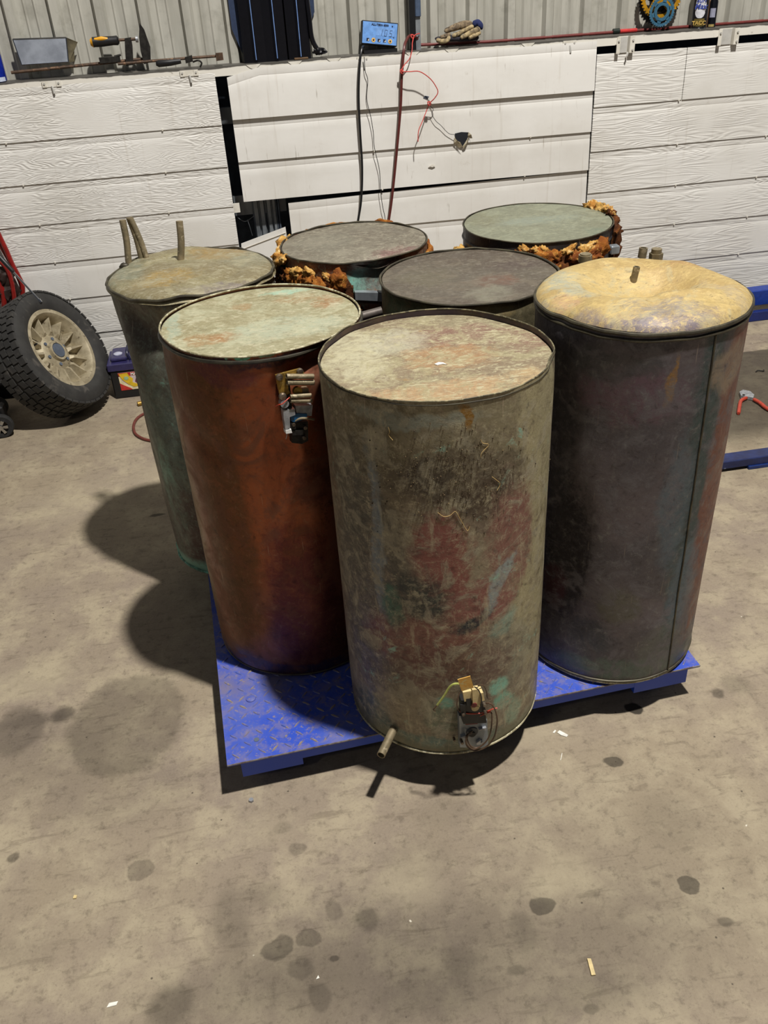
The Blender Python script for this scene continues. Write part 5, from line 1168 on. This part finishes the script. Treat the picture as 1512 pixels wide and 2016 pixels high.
# red lift frame tubes rising out of frame
hs = thing('red_trolley_frame', 'red tubular handles of a trolley behind the tyre, at the left edge', 'trolley', (P(30, 560, 'Y', 4.07).x, 4.07, 0))
def hp(pts, Y, r, mat, nm='tube', label=None): return MB().tube(bez([P(x, y, 'Y', Y) for x, y in pts], 5), r, 10).build(nm, mat, hs, label)
M_rtube = plain('glossy_red_tube', '#8c1e1a', .35)
hp([(-40, 380), (-8, 450), (12, 492), (24, 520), (37, 545), (44, 562), (45, 590), (45, 700), (44, 760)], 4.07, .0105, M_rtube)
hp([(-30, 420), (-6, 470), (14, 506), (28, 530), (40, 556), (44, 572)], 4.085, .0095, M_rtube)
hp([(-20, 500), (8, 522), (20, 545), (26, 572), (28, 600), (26, 700)], 4.04, .010, M_rtube)
hp([(-20, 520), (-2, 555), (8, 590), (4, 640)], 4.04, .012, M_rtube)
m = MB(); m.blob(P(4, 545, 'Y', 4.06), (.055, .03, .05), .5, 2.2, 3, 3); m.blob(P(6, 575, 'Y', 4.06), (.06, .03, .05), .5, 2.2, 3, 8); m.build('winch_block', plain('greasy_block', '#2c1c16', .6), hs)
# ratchet driver lying across tyre
sd = thing('ratchet', 'black handled chrome ratchet lying on top of the tyre', 'tool', P(50, 560, 'Y', 3.55))
def tp(x, y, d): return P(x, y, 'Y', d)
A1 = P(0, 508, 'Y', 3.60); 
q2 = Fr(face, nW).at(76, 590, .012); q0, q1 = P(-6, 500, 'Y', q2.y+.06), P(27, 536, 'Y', q2.y+.03)
MB().tube([q0, q0.lerp(q1, .1), q0.lerp(q1, .9), q1], [.008, .0105, .0095, .006], 12).build('handle', M_black, sd)
MB().tube([q1, q2], [.0042, .005], 10).build('shaft', M_chrome, sd, 'chrome shaft'); MB().tube([q2, q2+(q2-q1)*.10], [.0085, .0075], 10).build('socket_head', M_chrome, sd)
# ------------------------------------------------------------------ car battery at the wall
b0 = P(228, 786, 'Z', 0); bt = thing('car_battery', 'black car battery with purple lid on the floor against the boards', 'battery', (b0.x+.12, b0.y+.08, 0))
bw, bd, bh = .24, .165, .135
M_pur = plain('purple_plastic', '#302d58', .3)
MB().bevbox((b0.x, b0.y, 0), (b0.x+bw, b0.y+bd, bh), .005).build('case', plain('black_case', '#17181b', .4), bt, smooth=False)
MB().bevbox((b0.x-.006, b0.y-.006, bh), (b0.x+bw+.006, b0.y+bd+.006, bh+.036), .004).build('lid', M_pur, bt, 'purple lid', smooth=False)
MB().bevbox((b0.x+.012, b0.y+.022, bh+.036), (b0.x+.085, b0.y+bd-.01, bh+.054), .005).build('cap_strip', M_pur, bt, smooth=False)
MB().bevbox((b0.x+.105, b0.y+.022, bh+.036), (b0.x+.20, b0.y+bd-.01, bh+.054), .005).build('cap_strip', M_pur, bt, smooth=False)
for x in (.045, .14, .18): MB().lathe([(.020, .054), (.020, .058), (.012, .062), (0, .062)], (b0.x+x, b0.y+.07, bh), (0, 0, 1), 18).build('filler_cap', plain('grey_cap', '#b4b6c8', .35), bt)
MB().tube(bez([(b0.x+.10, b0.y+.03, bh+.03), (b0.x+.09, b0.y+.04, bh+.075), (b0.x+.10, b0.y+.13, bh+.08), (b0.x+.12, b0.y+.14, bh+.04)], 5), .006, 8).build('handle', plain('navy_handle', '#191a3c', .4), bt)
lx, lz = b0.x+.035, .040; lw, lh = .15, .085; yy = b0.y-.0012
MB().box((lx, yy, lz), (lx+lw, b0.y+.001, lz+lh)).build('label', plain('white_pink_label', '#d8c8cc', .4), bt, 'printed label', smooth=False)
MB().box((lx, yy-.0006, lz+lh*.80), (lx+lw, yy, lz+lh)).build('label_band', plain('red_print', '#c0302c', .4), bt, 'red band', smooth=False)
def flat(name, poly, mat, lay, label=None): MB().prism(poly, (lx, yy-.0006*lay, lz), (lw, 0, 0), (0, 0, lh), (0, .0006, 0)).build(name, mat, bt, label, smooth=False)
M_yp = plain('yellow_print', '#e6c02c', .4); M_rp = plain('red_print_b', '#c83830', .4); M_cp = plain('cream_print', '#efe2b8', .4)
flat('label_print', [(0, .1), (0, .9), (.08, .55), (.2, .32), (.45, .14), (.75, .06), (1, .05), (1, 0), (0, 0)], M_cp, 1); flat('label_print', [(0, 0), (0, .42), (.12, .28), (.3, .08), (.34, 0)], M_rp, 2, 'red print')
flat('label_print', [(.02, .95), (.28, .98), (.32, .8), (.42, .62), (.38, .42), (.62, .2), (.4, .14), (.24, .34), (.1, .6)], M_yp, 3, 'yellow print')
flat('label_print', [(.16, .75), (.24, .8), (.3, .7), (.24, .58), (.16, .6)], plain('pale_green_print', '#a8c8a0', .4), 4); flat('label_print', [(.5, .62), (.6, .68), (.72, .5), (.68, .3), (.52, .3), (.46, .45)], plain('plum_print', '#6a3c4c', .4), 2)
text('label_text', 'MA', M_white, bt, (lx+lw*.46, yy-.0012, lz+lh*.88), (1, 0, 0), (0, 0, 1), .018, bold=.0009)
# ------------------------------------------------------------------ hose, fitting, scraps on the floor
def ground(name, label, cat, pts, r, mat, n=6, group=None):
    q = [P(x, y, 'Z', r*1.01) for x, y in pts]; return MB().tube(bez(q, n), r, 8).build(name, mat, None, label, cat=cat, group=group)
ground('floor_hose', 'thin dull red hose curving on the concrete beside the dented tank', 'hose', [(330, 800), (305, 808), (285, 814), (270, 824), (263, 838), (266, 853), (280, 863), (300, 868), (330, 872)], .0062, plain('dull_red_hose', '#6e352c', .5))
a = P(278, 799, 'Z', 0); ft = thing('brass_fitting', 'small brass hose fitting on the floor right of the battery', 'fitting', a)
MB().pipe(a+Vector((-.014, 0, .011)), a+Vector((.014, .01, .011)), .0105, .004, 16).build('collar', M_brass, ft); MB().cyl(a+Vector((.014, .01, .011)), a+Vector((.04, .02, .011)), .007, n=10).build('stem', M_brass, ft)
def chip(px, py, poly, mat, name, label, cat, th=.0015, rot=0., group=None, curl=.0):
    c = P(px, py, 'Z', 0); n = len(poly); vs = []
    for z in (0.0004, th):
        for x, y in poly:
            X = x*cos(rot)-y*sin(rot); Y = x*sin(rot)+y*cos(rot); vs.append(c+Vector((X, Y, z+curl*(X*X+Y*Y)/.0004)))
    return MB().add(vs, [tuple(range(n-1, -1, -1)), tuple(range(n, 2*n))]+[(i, (i+1) % n, n+(i+1) % n, n+i) for i in range(n)]).build(name, mat, None, label, cat=cat, group=group, smooth=False)
M_chip = plain('white_chip', '#e8e6dc', .6)
chip(1108, 1446, [(-.012, .008), (-.004, .014), (.004, .004), (.012, -.006), (.006, -.011), (-.005, -.003)], M_chip, 'paint_chip', 'curved white paint chip on concrete in front of the platform', 'paint chip', .002)
chip(1091, 1441, [(-.005, -.002), (.004, .005), (.006, .002), (-.001, -.005)], M_chip, 'paint_chip', 'tiny white chip just left of the curved paint chip', 'paint chip')
chip(1163, 1905, [(-.005, -.016), (.003, -.017), (.006, .015), (-.001, .017)], M_cream, 'wood_chip', 'pale stubby chip near the bottom edge, right of centre', 'chip', .004)
chip(1105, 1490, [(-.006, -.010), (-.005, -.011), (.006, .009), (.005, .010)], M_chip, 'splinter', 'thin white splinter on concrete below the curved paint chip', 'splinter')
a = P(495, 1577, 'Z', 0); MB().cyl(a, a+Vector((0, 0, .006)), .006, n=6).build('small_nut', M_silver, None, 'small silver nut on the floor below the platform corner', cat='nut', smooth=False)
chip(148, 1767, [(-.004, -.003), (.003, -.004), (.004, .003), (-.002, .005)], M_cream, 'wood_chip', 'small pale crumb on the bare floor, lower left', 'chip', .003)
chip(221, 1978, [(-.010, -.004), (.008, -.003), (.011, .004), (-.006, .004)], M_chip, 'paint_chip', 'flat whitish flake at the bottom left of the floor', 'paint chip')
chip(625, 1925, [(-.003, -.003), (.004, -.002), (.002, .004)], M_chip, 'paint_chip', 'white speck among dark stains at the bottom centre', 'paint chip')
chip(867, 718, [(-.012, .002), (-.002, .008), (.006, .004), (.011, -.007), (.003, -.002), (-.008, -.004)], M_chip, 'paint_chip', 'white flake lying on the lid of the front tank', 'paint chip', .002)
o = bpy.data.objects['paint_chip.004'] if 'paint_chip.004' in bpy.data.objects else None
if o: q = P(867, 718, 'Z', T1.z1-.0135); o.location = (q.x, q.y, T1.z1-.0125)
# ------------------------------------------------------------------ blue frame and pliers at the right
fr_ = thing('blue_frame', 'low blue steel frame lying on the concrete at the right edge', 'frame', (2.4, 3.2, 0))
m = MB(); m.bevbox((1.42, 2.515, .012), (3.4, 2.575, .045), .003); m.build('front_bar', simple('scuffed_navy', '#1c2a5c', '#16204a', .4, sc=30, extra=('#7a86a8', 25, .64, .7)), fr_, smooth=False)
m = MB(); m.bevbox((1.72, 2.508, .0), (3.4, 2.582, .014), .002); m.bevbox((1.42, 2.52, .0), (1.6, 2.57, .013), .002); M_navy = plain('navy_paint', '#15306e', .4); m.build('foot_plate', M_navy, fr_, smooth=False)
m = MB(); m.bevbox((1.9, 3.92, .05), (3.4, 3.99, .13), .004); m.build('back_bar', plain('mid_blue', '#1c3c96', .45), fr_, smooth=False)
m = MB(); m.bevbox((1.9, 3.84, .0), (3.4, 3.87, .05), .003); m.build('back_bar', plain('dark_blue', '#182a6c', .4), fr_, smooth=False)
m = MB(); m.bevbox((3.3, 2.53, .0), (3.36, 3.95, .05), .004); m.build('side_bar', M_navy, fr_, smooth=False)
pl = thing('pliers', 'pliers with red handles lying on the dark patch at the right', 'pliers', P(1478, 785, 'Z', 0))
def gp(x, y, z): return P(x, y, 'Z', z)
M_redh = plain('red_handle', '#b4402c', .4)
MB().tube(bez([gp(1470, 783, .010), gp(1459, 789, .010), gp(1456, 800, .009), gp(1454, 814, .008)], 5), [.006]+[.0078]*14+[.006], 10).build('handle', M_redh, pl)
MB().tube(bez([gp(1484, 786, .010), gp(1496, 793, .010), gp(1508, 803, .009), gp(1522, 811, .008)], 5), [.006]+[.0078]*14+[.006], 10).build('handle', M_redh, pl)
m = MB(); pz = [(1455, 776), (1462, 772), (1476, 775), (1484, 782), (1482, 788), (1470, 786), (1458, 784)]; q = [gp(x, y, .003) for x, y in pz]; n = len(q)
m.add(q+[p+Vector((0, 0, .012)) for p in q], [tuple(range(n)), tuple(range(2*n-1, n-1, -1))]+[(i, (i+1) % n, n+(i+1) % n, n+i)[::-1] for i in range(n)]); m.build('jaws', M_silver, pl, smooth=False)
a = gp(1464, 778, .015); MB().cyl(a, a+Vector((0, 0, .003)), .005, n=12).build('pivot', M_iron, pl)
q = P(1498, 732, 'Z', .002); MB().tube(bez([q+Vector((-.022, .004, 0)), q+Vector((-.01, .010, .004)), q+Vector((.012, .0, .002)), q+Vector((.02, .012, .002))], 4), .0025, 6).build('scrap_strip', M_iron, None, 'dark curled strip on the dark patch above the pliers', cat='scrap')
